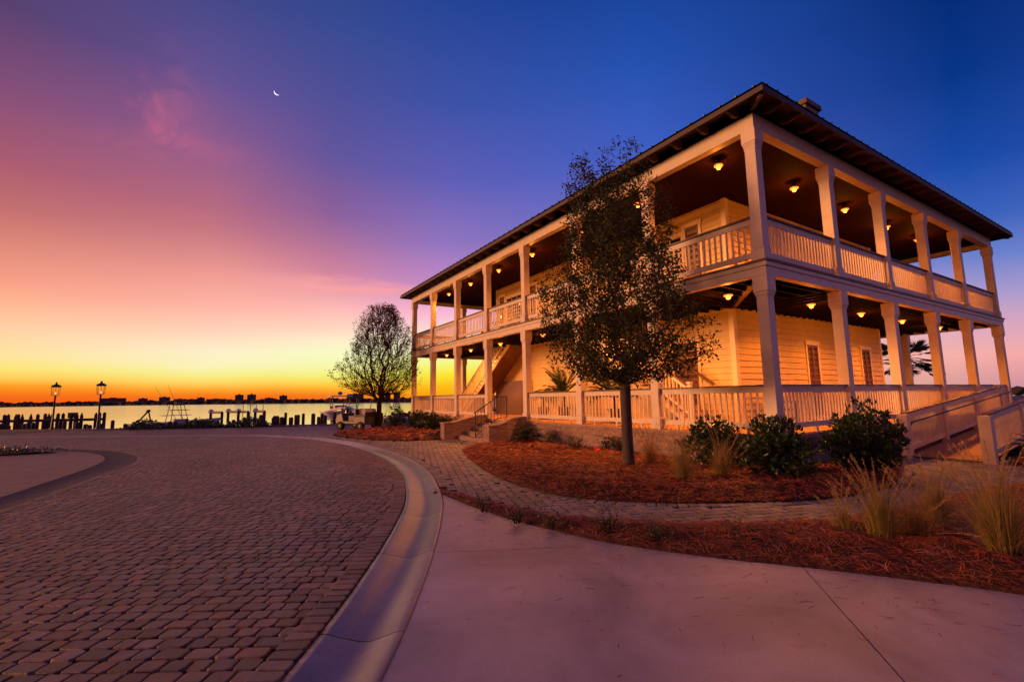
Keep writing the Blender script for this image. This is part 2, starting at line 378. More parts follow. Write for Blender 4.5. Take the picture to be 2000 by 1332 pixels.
def straw(name, poly, n, hmax, slope, rise, L=(.10, .22), w=.0022, maxd=99):
    """long brown pine needles lying over a bed"""
    poly = np.asarray(poly); lo, hi = poly.min(0), poly.max(0)
    P = rng.uniform(lo, hi, (n*6, 2)); P = P[inside(P, poly)]
    px, py, dd = proj(np.c_[P, np.zeros(len(P))])
    P = P[(px > -150) & (px < 2200) & (py < 1450) & (dd > .3)][:n]
    n = len(P); d = dist(P, poly, True)
    a = rng.uniform(0, 6.283, n); ln = rng.uniform(L[0], L[1], n); tx, ty = np.cos(a), np.sin(a)
    ca = rng.normal(0, .6, n); lift = rng.uniform(.004, .05, n)**1.0
    ww = w*rng.uniform(.8, 1.8, n)*np.clip(np.hypot(P[:, 0], P[:, 1])/5, 1, 3)
    V = []
    for k, t in enumerate((-.5, 0, .5)):
        aa = a+ca*t; qx = P[:, 0]+np.cos(aa)*ln*t; qy = P[:, 1]+np.sin(aa)*ln*t
        dq = np.maximum(d, .02); z = height(np.c_[qx, qy], dq, hmax, slope, rise)+lift*(1.0 if k == 1 else rng.uniform(.1, 1.2, n))
        sx, sy = -np.sin(aa)*ww, np.cos(aa)*ww
        V += [np.c_[qx-sx, qy-sy, z], np.c_[qx+sx, qy+sy, z+ww*.8]]
    V = np.stack(V, 1).reshape(-1, 3); b = np.arange(n)[:, None]*6
    F = np.concatenate([b+np.array([0, 1, 3, 2]), b+np.array([2, 3, 5, 4])])
    return struct(npmesh(name, V, F, 'straw'), 'stuff')
mound('mulch_bed', island, .14); mound('mulch_bed', bed2, .10, .08, .22); mound('mulch_bed', bed_l, .12, .2); mound('mulch_bed', bed3, .12, .15)
straw('pine_straw', island, 48000, .14, .28, .02, w=.0015)
straw('pine_straw', bed2, 46000, .10, .22, .02, w=.0011)
straw('pine_straw', bed_l, 3000, .12, .28, .02, w=.004)
straw('pine_straw', bed3, 2500, .12, .28, .02, w=.003)

# concrete slab in the foreground, cut by tooled joints
i0 = 0; slab = [tuple(p) for p in ribR[(ribR[:, 1] < 8.0) & (RC[:, 1] < 8.3)]]
slab = slab+[tuple(p) for p in bed2_out[(bed2_out[:, 1] < 7.9)]]+[(6.6, -9), (-8, -9)]
j1a, j1b = np.array([4.87, 2.55]), np.array([3.46, 1.29]); t1 = (j1b-j1a)/np.linalg.norm(j1b-j1a); n1 = np.array([-t1[1], t1[0]])
j2a, j2b = np.array([2.12, 5.02]), np.array([3.94, 4.03]); t2 = (j2b-j2a)/np.linalg.norm(j2b-j2a); n2 = np.array([-t2[1], t2[0]])
mb = MB()
A = clip(slab, j2a, n2, .005); Bq = clip(slab, j2a, -n2, .005)
for q in (A, clip(Bq, j1a, n1, .005), clip(Bq, j1a, -n1, .005)):
    if len(q) > 2:
        t = flat('s', q, 0, 'x', -.07); o = len(mb.v); mb.v += t.v; mb.f += [tuple(i+o for i in fc) for fc in t.f]
struct(mb.build('driveway', 'concrete'))
# dry litter on the slab: curled needles, twigs
def litter(n):
    P = rng.uniform((-1, 1.0), (6, 6), (n*5, 2)); P = P[inside(P, slab)]
    P = P[dist(P, bed2_out) < rng.exponential(1.1, len(P))+.05][:n]; n = len(P)
    V, F = [], []
    for p in P:
        a = rng.uniform(0, 6.28); ln = rng.uniform(.03, .12); c = rng.normal(0, 1.1); w = rng.uniform(.0008, .0022); o = len(V)
        x, y = p; z = .004+rng.uniform(0, .004)
        for k in range(5):
            V += [(x-math.sin(a)*w, y+math.cos(a)*w, z), (x+math.sin(a)*w, y-math.cos(a)*w, z+.002)]
            x += math.cos(a)*ln/4; y += math.sin(a)*ln/4; a += c/4
        F += [(o+2*k, o+2*k+1, o+2*k+3, o+2*k+2) for k in range(4)]
    return struct(npmesh('pine_litter', V, F, 'straw'), 'stuff')
litter(420)

# the concave concrete gutter
mb = MB(); prof = [(-RW, -.03), (-RW+.006, -.004), (-RW+.06, -.010), (-.14, -.038), (-.03, -.062), (.05, -.064), (.15, -.034), (.23, -.006), (RW-.03, .004), (RW-.005, .003), (RW, -.05)]
seg = 15; k0 = 0
while k0 < len(RC)-1:
    k1 = min(k0+seg, len(RC)-1); n = len(mb.v); rows = k1-k0+1
    for i in range(k0, k1+1):
        c = RC[i].copy()
        if i == k0: c += RT[i]*.005
        if i == k1: c -= RT[i]*.005
        for o_, z in prof: p = c+RN[i]*o_; mb.v.append((p[0], p[1], z+(.0 if i not in (k0, k1) else -.004)))
    m_ = len(prof)
    for i in range(rows-1):
        for j in range(m_-1): a = n+i*m_+j; mb.f.append((a, a+1, a+1+m_, a+m_))
    k0 = k1
struct(mb.build('gutter', 'gutter', smooth=True))
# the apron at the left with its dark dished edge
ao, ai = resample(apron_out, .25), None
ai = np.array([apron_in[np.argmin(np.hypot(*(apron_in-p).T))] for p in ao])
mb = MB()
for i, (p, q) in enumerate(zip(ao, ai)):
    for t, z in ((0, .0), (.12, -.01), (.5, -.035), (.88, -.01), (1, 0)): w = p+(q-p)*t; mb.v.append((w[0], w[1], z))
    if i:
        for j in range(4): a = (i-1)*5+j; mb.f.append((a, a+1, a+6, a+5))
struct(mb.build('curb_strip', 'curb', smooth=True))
struct(flat('apron', np.r_[apron_in, [(-60, 29.3), (-60, 5)]], .002, 'apron', -.07).build('apron', 'apron'))

# ------------------------------------------------------------------ pavers
def pavers(name, C, U, hl, hw, ztop, m, near=True):
    """C (n,2) centres, U (n,2) unit long axis, hl/hw half sizes"""
    n = len(C); W = np.c_[-U[:, 1], U[:, 0]]
    hl = np.broadcast_to(hl, n)-.005; hw = np.broadcast_to(hw, n)-.005
    zt = ztop+rng.normal(0, .0014, n); tilt = rng.normal(0, .009, (n, 2))
    c = np.minimum(hl, hw)*.30
    if near: base = [(1, 'a'), (1, 'b')]
    def ring(il, ch, z):
        L_, W_ = hl-il, hw-il; out = []
        if near:
            pts = [(L_, W_-ch), (L_-ch, W_), (-L_+ch, W_), (-L_, W_-ch), (-L_, -W_+ch), (-L_+ch, -W_), (L_-ch, -W_), (L_, -W_+ch)]
        else: pts = [(L_, W_), (-L_, W_), (-L_, -W_), (L_, -W_)]
        for a, b in pts:
            jx = rng.normal(0, .0025, n); jy = rng.normal(0, .0025, n); a = a+jx; b = b+jy
            p = C+U*a[:, None]+W*b[:, None]; out.append(np.c_[p, zt+z+tilt[:, 0]*a+tilt[:, 1]*b])
        return np.stack(out, 1)
    if near: R_ = [ring(.010, c*.85, 0), ring(.003, c*.95, -.004), ring(0, c, -.02), ring(0, c, -.06)]
    else: R_ = [ring(.012, 0, 0), ring(0, 0, -.016), ring(0, 0, -.05)]
    k = R_[0].shape[1]; nr = len(R_); V = np.concatenate(R_, 1).reshape(-1, 3); b = np.arange(n)[:, None]*(k*nr)
    quads = [b+np.array([r*k+i, r*k+(i+1) % k, (r+1)*k+(i+1) % k, (r+1)*k+i]) for r in range(nr-1) for i in range(k)]
    if near: quads += [b+np.array(q) for q in ([0, 1, 2, 3], [0, 3, 4, 7], [4, 5, 6, 7])]
    else: quads += [b+np.array([0, 1, 2, 3])]
    return struct(npmesh(name, V, np.concatenate(quads), m))
def visible(C, mg=250):
    px, py, d = proj(np.c_[C, np.zeros(len(C))])
    return (px > -mg-150) & (px < 2000+mg) & (py < 1332+mg) & (((C-0)*np.array([math.sin(yaw), math.cos(yaw)])).sum(1) > .25)
sw_poly = np.array(seawall_line[:-2]+[(300, -50), (-220, -50)])
house_poly = np.array([(9.75, 5.3), (27.8, 5.3), (27.8, 27.8), (9.75, 27.8)])
steps_poly = np.array([(8.35, 15.0), (9.9, 15.0), (9.9, 18.3), (8.0, 18.3)])
def common(C):
    return ~(inside(C, bed2) | inside(C, island) | inside(C, bed_l) | inside(C, bed3) | inside(C, apron_poly) | inside(C, house_poly) | inside(C, slab)) & inside(C, sw_poly) & (dist(C, np.array(seawall_line)) > .25)
rowdir = np.array([math.cos(-yaw), math.sin(-yaw)]); coldir = np.array([math.sin(yaw), math.cos(yaw)])
def field(y0, y1, rows=.142, sizes=(.135, .165, .21)):
    Cs, H = [], []; v = y0; k = 0
    while v < y1:
        u = -30+rng.uniform(0, .3); um = 26; n = int(56/.165)
        w = rng.choice(sizes, n, p=[.3, .4, .3]); e = u+np.cumsum(w); c = e-w/2
        Cs.append(c[:, None]*rowdir+v*coldir+0*c[:, None]); H.append(np.c_[w/2, np.full(n, rows/2)]); v += rows
    C = np.concatenate(Cs); H = np.concatenate(H); return C, H
C, H = field(.4, 60)
k = visible(C); C, H = C[k], H[k]
k = common(C); C, H = C[k], H[k]
dr = dist(C, RC[::3]); k = dr > RW+.17; C, H = C[k], H[k]
k = dist(C, ao[::2]) > .15; C, H = C[k], H[k]
# which side of the gutter
iN = np.array([np.argmin(np.hypot(*(RC[::4]-p).T)) for p in C]); side = ((C-RC[::4][iN])*RN[::4][iN]).sum(1)
r_ = np.hypot(C[:, 0], C[:, 1])
court = (side < 0) | (C[:, 1] > 27)
k = court & (r_ < 13); pavers('courtyard', C[k], np.tile(rowdir, (k.sum(), 1)), H[k, 0], H[k, 1], 0, 'paver')
k = court & (r_ >= 13); pavers('courtyard', C[k], np.tile(rowdir, (k.sum(), 1)), H[k, 0], H[k, 1], 0, 'paver', near=False)
# walkway and forecourt: herringbone of larger blocks
wr = ~court
ang = R(-20); e1 = np.array([math.cos(ang), math.sin(ang)]); e2 = np.array([-e1[1], e1[0]]); a_ = .16
I, J = np.meshgrid(np.arange(-150, 180), np.arange(-150, 180)); I = I.ravel(); J = J.ravel()
ph = (I-J) % 4; hor = ph == 0; ver = ph == 3      # cells that start a block (1x2 herringbone)
def hb(mask, horiz):
    i, j = I[mask], J[mask]
    cx = (i+1.0)*a_ if horiz else (i+.5)*a_; cy = (j+.5)*a_ if horiz else (j+1.0)*a_
    return cx[:, None]*e1+cy[:, None]*e2, np.tile(e1 if horiz else e2, (len(i), 1))
Ch, Uh = hb((I-J) % 4 == 0, True); Cv, Uv = hb((I-J) % 4 == 3, False)
Cw = np.r_[Ch, Cv]; Uw = np.r_[Uh, Uv]
k = visible(Cw) & (Cw[:, 1] < 28) & (Cw[:, 0] > 2.2); Cw, Uw = Cw[k], Uw[k]
k = common(Cw); Cw, Uw = Cw[k], Uw[k]
k = dist(Cw, RC[::3]) > RW+.2; Cw, Uw = Cw[k], Uw[k]
iN = np.array([np.argmin(np.hypot(*(RC[::4]-p).T)) for p in Cw]); k = ((Cw-RC[::4][iN])*RN[::4][iN]).sum(1) > 0; Cw, Uw = Cw[k], Uw[k]
k = (dist(Cw, island) > .16) & (dist(Cw, bed2_in) > .14); Cw, Uw = Cw[k], Uw[k]
pavers('walkway', Cw, Uw, a_, a_/2, 0, 'walkpaver')
# soldier courses along the curves
def soldiers(line, off, step, hl, m, name, ymax=60, zt=.005):
    P = resample(line, step); T, N_ = normals(P); Cc = P+N_*off
    k = visible(Cc) & (Cc[:, 1] < ymax); k &= ~inside(Cc, house_poly)
    return pavers(name, Cc[k], N_[k], hl, step/2, zt, m, True)
soldiers(ribL, -.115, .125, .11, 'paver', 'courtyard')
kk = ribR[:, 1] > 8.6
soldiers(ribR[kk], .115, .16, .11, 'walkpaver', 'walkway', 28)
isl_edge = island[:-3]; kk = isl_edge[:, 1] < 14.2
soldiers(isl_edge[:-4], -.10 if False else .10, .15, .10, 'walkpaver', 'walkway')
soldiers(bed2_in[4:-20], -.09, .15, .09, 'walkpaver', 'walkway')
soldiers(ao, .12, .13, .11, 'paver', 'courtyard', 30)

# ------------------------------------------------------------------ the house
FX, FY = 9.88, 5.40                 # faces of the two porches
X1, Y1 = 27.36, 27.66               # far ends
Z0, Z1, ZB, ZA, ZE = .79, 4.58, 4.24, 7.63, 8.17
CY = [5.56, 8.68, 11.83, 15.02, 18.10, 21.28, 24.46, 27.50]       # columns of the front
CX = [10.04, 13.42, 16.62, 19.92, 23.30, 27.20]                    # columns of the side
WX, WY, WX1, WY1 = 13.2, 8.35, 23.5, 22.7                          # the rooms inside the porches
house = thing('porch_house', 'large cream two storey house wrapped in white columned porches with warm lamps', 'house', (FX, FY, 0))
def part(mb, name, m, parent=house, smooth=False):
    o = mb.build(name, m, None, smooth=smooth); par(o, parent); return o
def par(o, p):
    o.parent = p; o.matrix_parent_inverse = Matrix.Translation(-Vector(world_loc(p)))
def world_loc(p):
    v = Vector(p.location)
    return v
# foundation and floors
b = part(MB().box(FX+.02, X1-.02, FY+.02, Y1-.02, -.1, Z0-.115), 'foundation_wall', 'brick')
part(MB().box(FX-.03, X1+.03, FY-.03, Y1+.03, Z0-.113, Z0-.035), 'coping', 'brick', b)
part(MB().box(FX-.01, X1+.01, FY-.01, Y1+.01, Z0-.033, Z0), 'porch_floor', 'deck')
part(MB().box(FX-.06, X1+.06, FY-.06, Y1+.06, Z1-.045, Z1), 'upper_floor', 'capwood')
mb = MB()
for (z0, z1, d) in ((ZB, Z1-.15, .0), (Z1-.148, Z1-.047, -.03)):
    mb.box(FX+d, FX+.2, FY+d, Y1-d, z0, z1); mb.box(X1-.2, X1-d, FY+d, Y1-d, z0, z1)
    mb.box(FX+.202, X1-.202, FY+d, FY+.2, z0, z1); mb.box(FX+.202, X1-.202, Y1-.2, Y1-d, z0, z1)
bevel(part(mb, 'floor_beam', 'paint'), .006)
mb = MB()
mb.box(FX+.02, FX+.24, FY+.02, Y1-.02, ZA, ZA+.36); mb.box(X1-.24, X1-.02, FY+.02, Y1-.02, ZA, ZA+.36)
mb.box(FX+.242, X1-.242, FY+.02, FY+.24, ZA, ZA+.36); mb.box(FX+.242, X1-.242, Y1-.24, Y1-.02, ZA, ZA+.36)
bevel(part(mb, 'eave_beam', 'paint'), .006)
# ceilings: boards below the upper floor with joists, boarded ceiling upstairs
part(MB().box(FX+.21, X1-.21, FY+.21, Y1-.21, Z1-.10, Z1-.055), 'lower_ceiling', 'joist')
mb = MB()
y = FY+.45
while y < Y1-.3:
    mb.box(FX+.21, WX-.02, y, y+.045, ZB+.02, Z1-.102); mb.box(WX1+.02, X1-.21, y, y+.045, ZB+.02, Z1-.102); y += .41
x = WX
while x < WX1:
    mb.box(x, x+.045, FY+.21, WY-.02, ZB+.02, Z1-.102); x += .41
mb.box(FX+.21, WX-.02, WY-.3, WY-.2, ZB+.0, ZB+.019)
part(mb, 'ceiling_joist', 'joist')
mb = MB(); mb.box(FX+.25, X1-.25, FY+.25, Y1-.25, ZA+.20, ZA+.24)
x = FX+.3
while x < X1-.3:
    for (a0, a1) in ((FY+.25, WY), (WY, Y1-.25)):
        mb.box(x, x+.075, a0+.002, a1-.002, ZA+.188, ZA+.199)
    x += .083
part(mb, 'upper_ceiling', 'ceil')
# roof: low hip with overhang, fascia, ribs, rafter tails
O = .55; RX0, RX1, RY0, RY1 = FX-O, X1+O, FY-O, Y1+O; SL = .30
hw_ = (RX1-RX0)/2; rz = ZE+hw_*SL; mx_ = (RX0+RX1)/2
mb = MB(); rg0, rg1 = (mx_, RY0+hw_, rz), (mx_, RY1-hw_, rz)
cs = [(RX0, RY0, ZE), (RX1, RY0, ZE), (RX1, RY1, ZE), (RX0, RY1, ZE)]
for t in (0, -.05):
    q = [(p[0], p[1], p[2]+t) for p in cs]; g0 = (rg0[0], rg0[1], rg0[2]+t); g1 = (rg1[0], rg1[1], rg1[2]+t)
    mb.tri(q[0], q[1], g0); mb.quad(q[1], q[2], g1, g0); mb.tri(q[2], q[3], g1); mb.quad(q[3], q[0], g0, g1)
ROOF = mb; mb = ROOF
yy = RY0+.2
while yy < RY1-.1:
    d = min(yy-RY0, RY1-yy, hw_)
    mb.beam((RX0-.01, yy, ZE+.012), (RX0+d, yy, ZE+d*SL+.012), .035, .035)
    yy += .40
xx = RX0+.2
while xx < RX1-.1:
    d = min(xx-RX0, RX1-xx)
    mb.beam((xx, RY0-.01, ZE+.012), (xx, RY0+d, ZE+d*SL+.012), .035, .035)
    xx += .40
roof = part(mb, 'roof', 'roof')
mb = MB(); T_ = .03
mb.box(RX0, RX0+T_, RY0, RY1, ZE-.17, ZE-.052); mb.box(RX1-T_, RX1, RY0, RY1, ZE-.17, ZE-.052)
mb.box(RX0+T_, RX1-T_, RY0, RY0+T_, ZE-.17, ZE-.052); mb.box(RX0+T_, RX1-T_, RY1-T_, RY1, ZE-.17, ZE-.052)
part(mb, 'fascia', 'fascia', roof)
mb = MB()         # sloping soffit boards
zi = ZE-.075; zo = zi+(O+.25)*SL
inn = [(FX+.25, FY+.25, zo), (X1-.25, FY+.25, zo), (X1-.25, Y1-.25, zo), (FX+.25, Y1-.25, zo)]
out = [(RX0+T_, RY0+T_, zi), (RX1-T_, RY0+T_, zi), (RX1-T_, RY1-T_, zi), (RX0+T_, RY1-T_, zi)]
for i in range(4): mb.quad(out[i], out[(i+1) % 4], inn[(i+1) % 4], inn[i])
part(mb, 'soffit', 'soffit', roof)
def rafter(axis, s):
    """curved rafter tail, drawn in (distance out from beam, z)"""
    z = lambda o_: ZE-.08+(O-o_)*SL
    pts = [(0.0, z(0)), (O-.05, z(O-.05)), (O-.05, z(O)-.06), (O-.12, z(O)-.09), (O-.18, z(O)-.07), (O-.26, z(O)-.11), (O-.36, z(O)-.13), (0.0, z(0)-.23)]
    m_ = MB()
    if axis == 'x': m_.prism([(FX-o_, zz) for o_, zz in pts], 1, s-.035, s+.035)
    else: m_.prism([(FY-o_, zz) for o_, zz in pts], 0, s-.035, s+.035)
    return m_
ry = FY+.35
while ry < Y1:
    part(rafter('x', ry), 'rafter_tail', 'soffit', roof); ry += .78
rx = FX+.35
while rx < X1:
    part(rafter('y', rx), 'rafter_tail', 'soffit', roof); rx += .78
part(MB().beam((FX+.02, FY+.02, ZE-.04), (RX0+.1, RY0+.1, ZE-.14), .08, .2), 'hip_rafter', 'soffit', roof)
part(MB().beam((X1-.02, FY+.02, ZE-.04), (RX1-.1, RY0+.1, ZE-.14), .08, .2), 'hip_rafter', 'soffit', roof)
ch = part(MB().box(16.95, 17.85, 7.4, 8.3, 8.4, 11.75), 'chimney', 'brick', roof)
part(MB().box(16.87, 17.93, 7.32, 8.38, 11.752, 11.93), 'chimney_cap', 'seawall', roof)

# columns
def column(z0, z1, upper):
    m_ = MB(); s = .125
    m_.cbox(0, 0, s, z0+.30, z1-.45)
    c = bevel(m_.build('column', 'paint'), .008)
    cap = MB()
    if upper:
        cap.cbox(0, 0, .165, z1-.30, z1-.001); cap.cbox(0, 0, .152, z1-.345, z1-.302); cap.cbox(0, 0, .142, z1-.39, z1-.347); cap.cbox(0, 0, .133, z1-.455, z1-.392)
    else:
        cap.cbox(0, 0, .165, z1-.36, z1-.001); cap.cbox(0, 0, .148, z1-.42, z1-.362); cap.cbox(0, 0, .134, z1-.455, z1-.422)
    k = bevel(cap.build('capital', 'paint', c), .006)
    bs = MB(); bs.cbox(0, 0, .15, z0, z0+.26)
    n = len(bs.v)                               # chamfer up to the shaft
    for q, z in ((.15, z0+.26), (.126, z0+.31)):
        bs.v += [(-q, -q, z), (q, -q, z), (q, q, z), (-q, q, z)]
    bs.f += [(n+i, n+(i+1) % 4, n+4+(i+1) % 4, n+4+i) for i in range(4)]
    bevel(bs.build('plinth', 'paint', c), .006)
    return c
protos = [column(Z0+.001, ZB-.001, False), column(Z1+.001, ZA-.001, True)]
spots = [(CX[0], y) for y in CY]+[(x, CY[0]) for x in CX[1:]]+[(CX[-1], y) for y in CY[1:4]]+[(x, CY[-1]) for x in CX[1:4]]
for pr in protos:
    for i, (x, y) in enumerate(spots):
        o = pr if i == 0 else copy_tree(pr)
        o.parent = house; o.location = (x-FX, y-FY, 0)

# railings
bal_me = {}
BAL = []        # (distance, mesh, matrix-args, parent)
def railing(a, b, zf, parent, zc=0, gap=.148, wide=True, slope=0.0, rail_h=1.07):
    """a,b: (x,y) ends; zf floor height at a; slope = rise per metre"""
    a, b = Vector((a[0], a[1], 0)), Vector((b[0], b[1], 0)); L_ = (b-a).length; d = (b-a)/L_
    P = lambda t, z: a+d*t+Vector((0, 0, zf+slope*t+z))
    m_ = MB(); m_.beam(P(0, rail_h-.105), P(L_, rail_h-.105), .05, .13); m_.beam(P(0, .18), P(L_, .18), .06, .12)
    n = max(1, int(L_/.9))
    for i in range(n):
        t = L_*(i+.5)/n
        if slope == 0: m_.beam(P(t-.03, .06), P(t+.03, .06), .05, .119)
    r_ = part(m_, 'railing', 'paint', parent)
    part(MB().beam(P(0, rail_h-.017), P(L_, rail_h-.017), .15, .036), 'rail_cap', 'capwood', r_)
    n = int(L_/gap)
    for i in range(n):
        t = L_*(i+.5)/n; p = P(t, .24)
        BAL.append((math.hypot(p.x, p.y, p.z-EYE), p, rail_h-.40, d, r_, parent))
    return r_
def flush_balusters(limit=100):
    BAL.sort(key=lambda q: q[0])
    rest = MB(); own = BAL[:limit]
    for k, (dd, p, h, d, r_, pa) in enumerate(BAL):
        sd = Vector((-d.y, d.x, 0)); w = .021
        if k < limit:
            m_ = MB(); m_.beam(p, p+Vector((0, 0, h)), .036, .036, d); part(m_, 'baluster', 'paint', r_)
        else: rest.beam(p, p+Vector((0, 0, h)), .036, .036, d)
    if rest.v: struct(part(rest, 'baluster', 'paint', BAL[-1][5]), 'stuff')
    BAL.clear()
for i in range(len(CY)-1):
    a, b = (CX[0], CY[i]+.126), (CX[0], CY[i+1]-.126)
    if i != 3: railing(a, b, Z0, house)
    railing(a, b, Z1, house)
for i in range(len(CX)-1):
    a, b = (CX[i]+.126, CY[0]), (CX[i+1]-.126, CY[0])
    if i != 4: railing(a, b, Z0, house)
    else: railing(a, (25.2, CY[0]), Z0, house)
    railing(a, b, Z1, house)
for i in range(3):
    a, b = (CX[i]+.126, CY[-1]), (CX[i+1]-.126, CY[-1]); railing(a, b, Z0, house); railing(a, b, Z1, house)
    a, b = (CX[-1], CY[i]+.126), (CX[-1], CY[i+1]-.126); railing(a, b, Z0, house); railing(a, b, Z1, house)
flush_balusters()

# clapboard walls
def clap(m_, p0, p1, z0, z1, out, ex=.19):
    """lapped boards on the vertical plane p0->p1 facing `out`"""
    ox, oy = out; z = z0
    while z < z1-.01:
        zt = min(z+ex, z1)
        lo, hi = .034, .006
        A_, B_ = [(p[0]+ox*lo, p[1]+oy*lo, z) for p in (p0, p1)], [(p[0]+ox*hi, p[1]+oy*hi, zt) for p in (p0, p1)]
        m_.quad(A_[0], A_[1], B_[1], B_[0])
        m_.quad((p0[0], p0[1], z), (p1[0], p1[1], z), A_[1], A_[0])
        z = zt
for (z0, z1) in ((Z0, Z1-.11), (Z1, ZA+.18)):
    m_ = MB(); m_.box(WX+.001, WX1-.001, WY+.001, WY1-.001, z0, z1)
    clap(m_, (WX, WY1), (WX, WY), z0, z1, (-1, 0)); clap(m_, (WX, WY), (WX1, WY), z0, z1, (0, -1))
    clap(m_, (WX1, WY1), (WX, WY1), z0, z1, (0, 1)); clap(m_, (WX1, WY), (WX1, WY1), z0, z1, (1, 0))
    w_ = part(m_, 'house_wall', 'siding')
    for (x, y, sx, sy) in ((WX, WY, -1, -1), (WX1, WY, 1, -1), (WX, WY1, -1, 1)):
        cb_ = MB(); cb_.box(min(x+sx*.035, x-sx*.13), max(x+sx*.035, x-sx*.13), min(y+sy*.035, y+sy*.0), max(y+sy*.035, y), z0, z1)
        cb_.box(min(x+sx*.035, x), max(x+sx*.035, x), min(y-sy*.0, y-sy*.13), max(y, y-sy*.13), z0, z1)
        part(cb_, 'corner_board', 'trim', w_)
    fz = MB(); fz.box(WX-.04, WX, WY+.0, WY1, z1-.26, z1-.1); part(fz, 'frieze_board', 'trim', w_)

def shutter_window(axis, c, z0, z1, w, leaves=2):
    """a window closed by louvred shutters; axis 'x' = on the front wall, 'y' = on the side wall"""
    def BX(m_, a0, a1, d0, d1, q0, q1):
        if axis == 'y': m_.box(a0, a1, WY-d1, WY-d0, q0, q1)
        else: m_.box(WX-d1, WX-d0, a0, a1, q0, q1)
    fr = MB(); t = .10
    BX(fr, c-w/2-t, c-w/2, .0, .055, z0-.06, z1); BX(fr, c+w/2, c+w/2+t, .0, .055, z0-.06, z1)
    BX(fr, c-w/2-t-.03, c+w/2+t+.03, .0, .07, z1+.001, z1+.15); BX(fr, c-w/2-t-.02, c+w/2+t+.02, .0, .09, z0-.12, z0-.061)
    fo = part(fr, 'window', 'trim')
    for s in range(leaves):
        a0 = c-w/2+w/leaves*s+.004; a1 = a0+w/leaves-.008; sh = MB(); k = .05
        BX(sh, a0, a0+k, .02, .052, z0, z1-.003); BX(sh, a1-k, a1, .02, .052, z0, z1-.003)
        for q in (z0, (z0+z1)/2-.04, z1-.08): BX(sh, a0+k, a1-k, .02, .05, q+.002, q+.075)
        z = z0+.08
        while z < z1-.1:
            if axis == 'y': sh.beam((a0+k, WY-.036, z+.02), (a1-k, WY-.036, z+.02), .034, .007, (0, -.6, .8))
            else: sh.beam((WX-.036, a0+k, z+.02), (WX-.036, a1-k, z+.02), .034, .007, (-.6, 0, .8))
            z += .042
        BX(sh, a0+k, a1-k, .002, .018, z0, z1-.003)
        part(sh, 'shutter', 'shutter', fo)
    return fo
shutter_window('y', 17.75, Z0+.12, Z0+2.55, .72); shutter_window('y', 21.95, Z0+.12, Z0+2.55, .72)
shutter_window('x', 10.12, Z0+.10, Z0+2.60, .95)
for c_ in (9.57, 12.32, 18.98, 22.05): shutter_window('x', c_, Z1+.3, Z1+2.70, .52, 1)
def sash_window(c, z0, z1, w):
    fr = MB(); t = .09
    for a0, a1, q0, q1 in ((c-w/2-t, c-w/2, z0, z1), (c+w/2, c+w/2+t, z0, z1), (c-w/2-t, c+w/2+t, z1+.001, z1+.12), (c-w/2-t, c+w/2+t, z0-.08, z0-.001)): fr.box(WX-.06, WX, a0, a1, q0, q1)
    for a in (c-w/4, c, c+w/4): fr.box(WX-.045, WX-.026, a-.012, a+.012, z0, z1)
    fr.box(WX-.05, WX-.026, c-w/2, c+w/2, (z0+z1)/2-.02, (z0+z1)/2+.02)
    fo = part(fr, 'window', 'trim'); part(MB().box(WX-.024, WX-.004, c-w/2, c+w/2, z0, z1), 'pane', 'glass', fo)
sash_window(10.95, Z1+.3, Z1+2.52, 1.9); sash_window(20.5, Z1+.3, Z1+2.52, 2.1)
# flat panelled door beside the breezeway
d_ = MB(); d_.box(WX-.05, WX, 15.55, 15.67, Z0, Z0+2.5); d_.box(WX-.05, WX, 16.75, 16.87, Z0, Z0+2.5); d_.box(WX-.06, WX, 15.5, 16.92, Z0+2.501, Z0+2.64)
dr_ = part(d_, 'door_frame', 'trim'); part(MB().box(WX-.035, WX-.004, 15.67, 16.75, Z0+.01, Z0+2.5), 'door', 'trim', dr_)

part(MB().beam((FX+.3, FY+.3, ZB+.1), (WX-.1, WY-.1, ZB+.1), .1, .2), 'diagonal_beam', 'soffit')
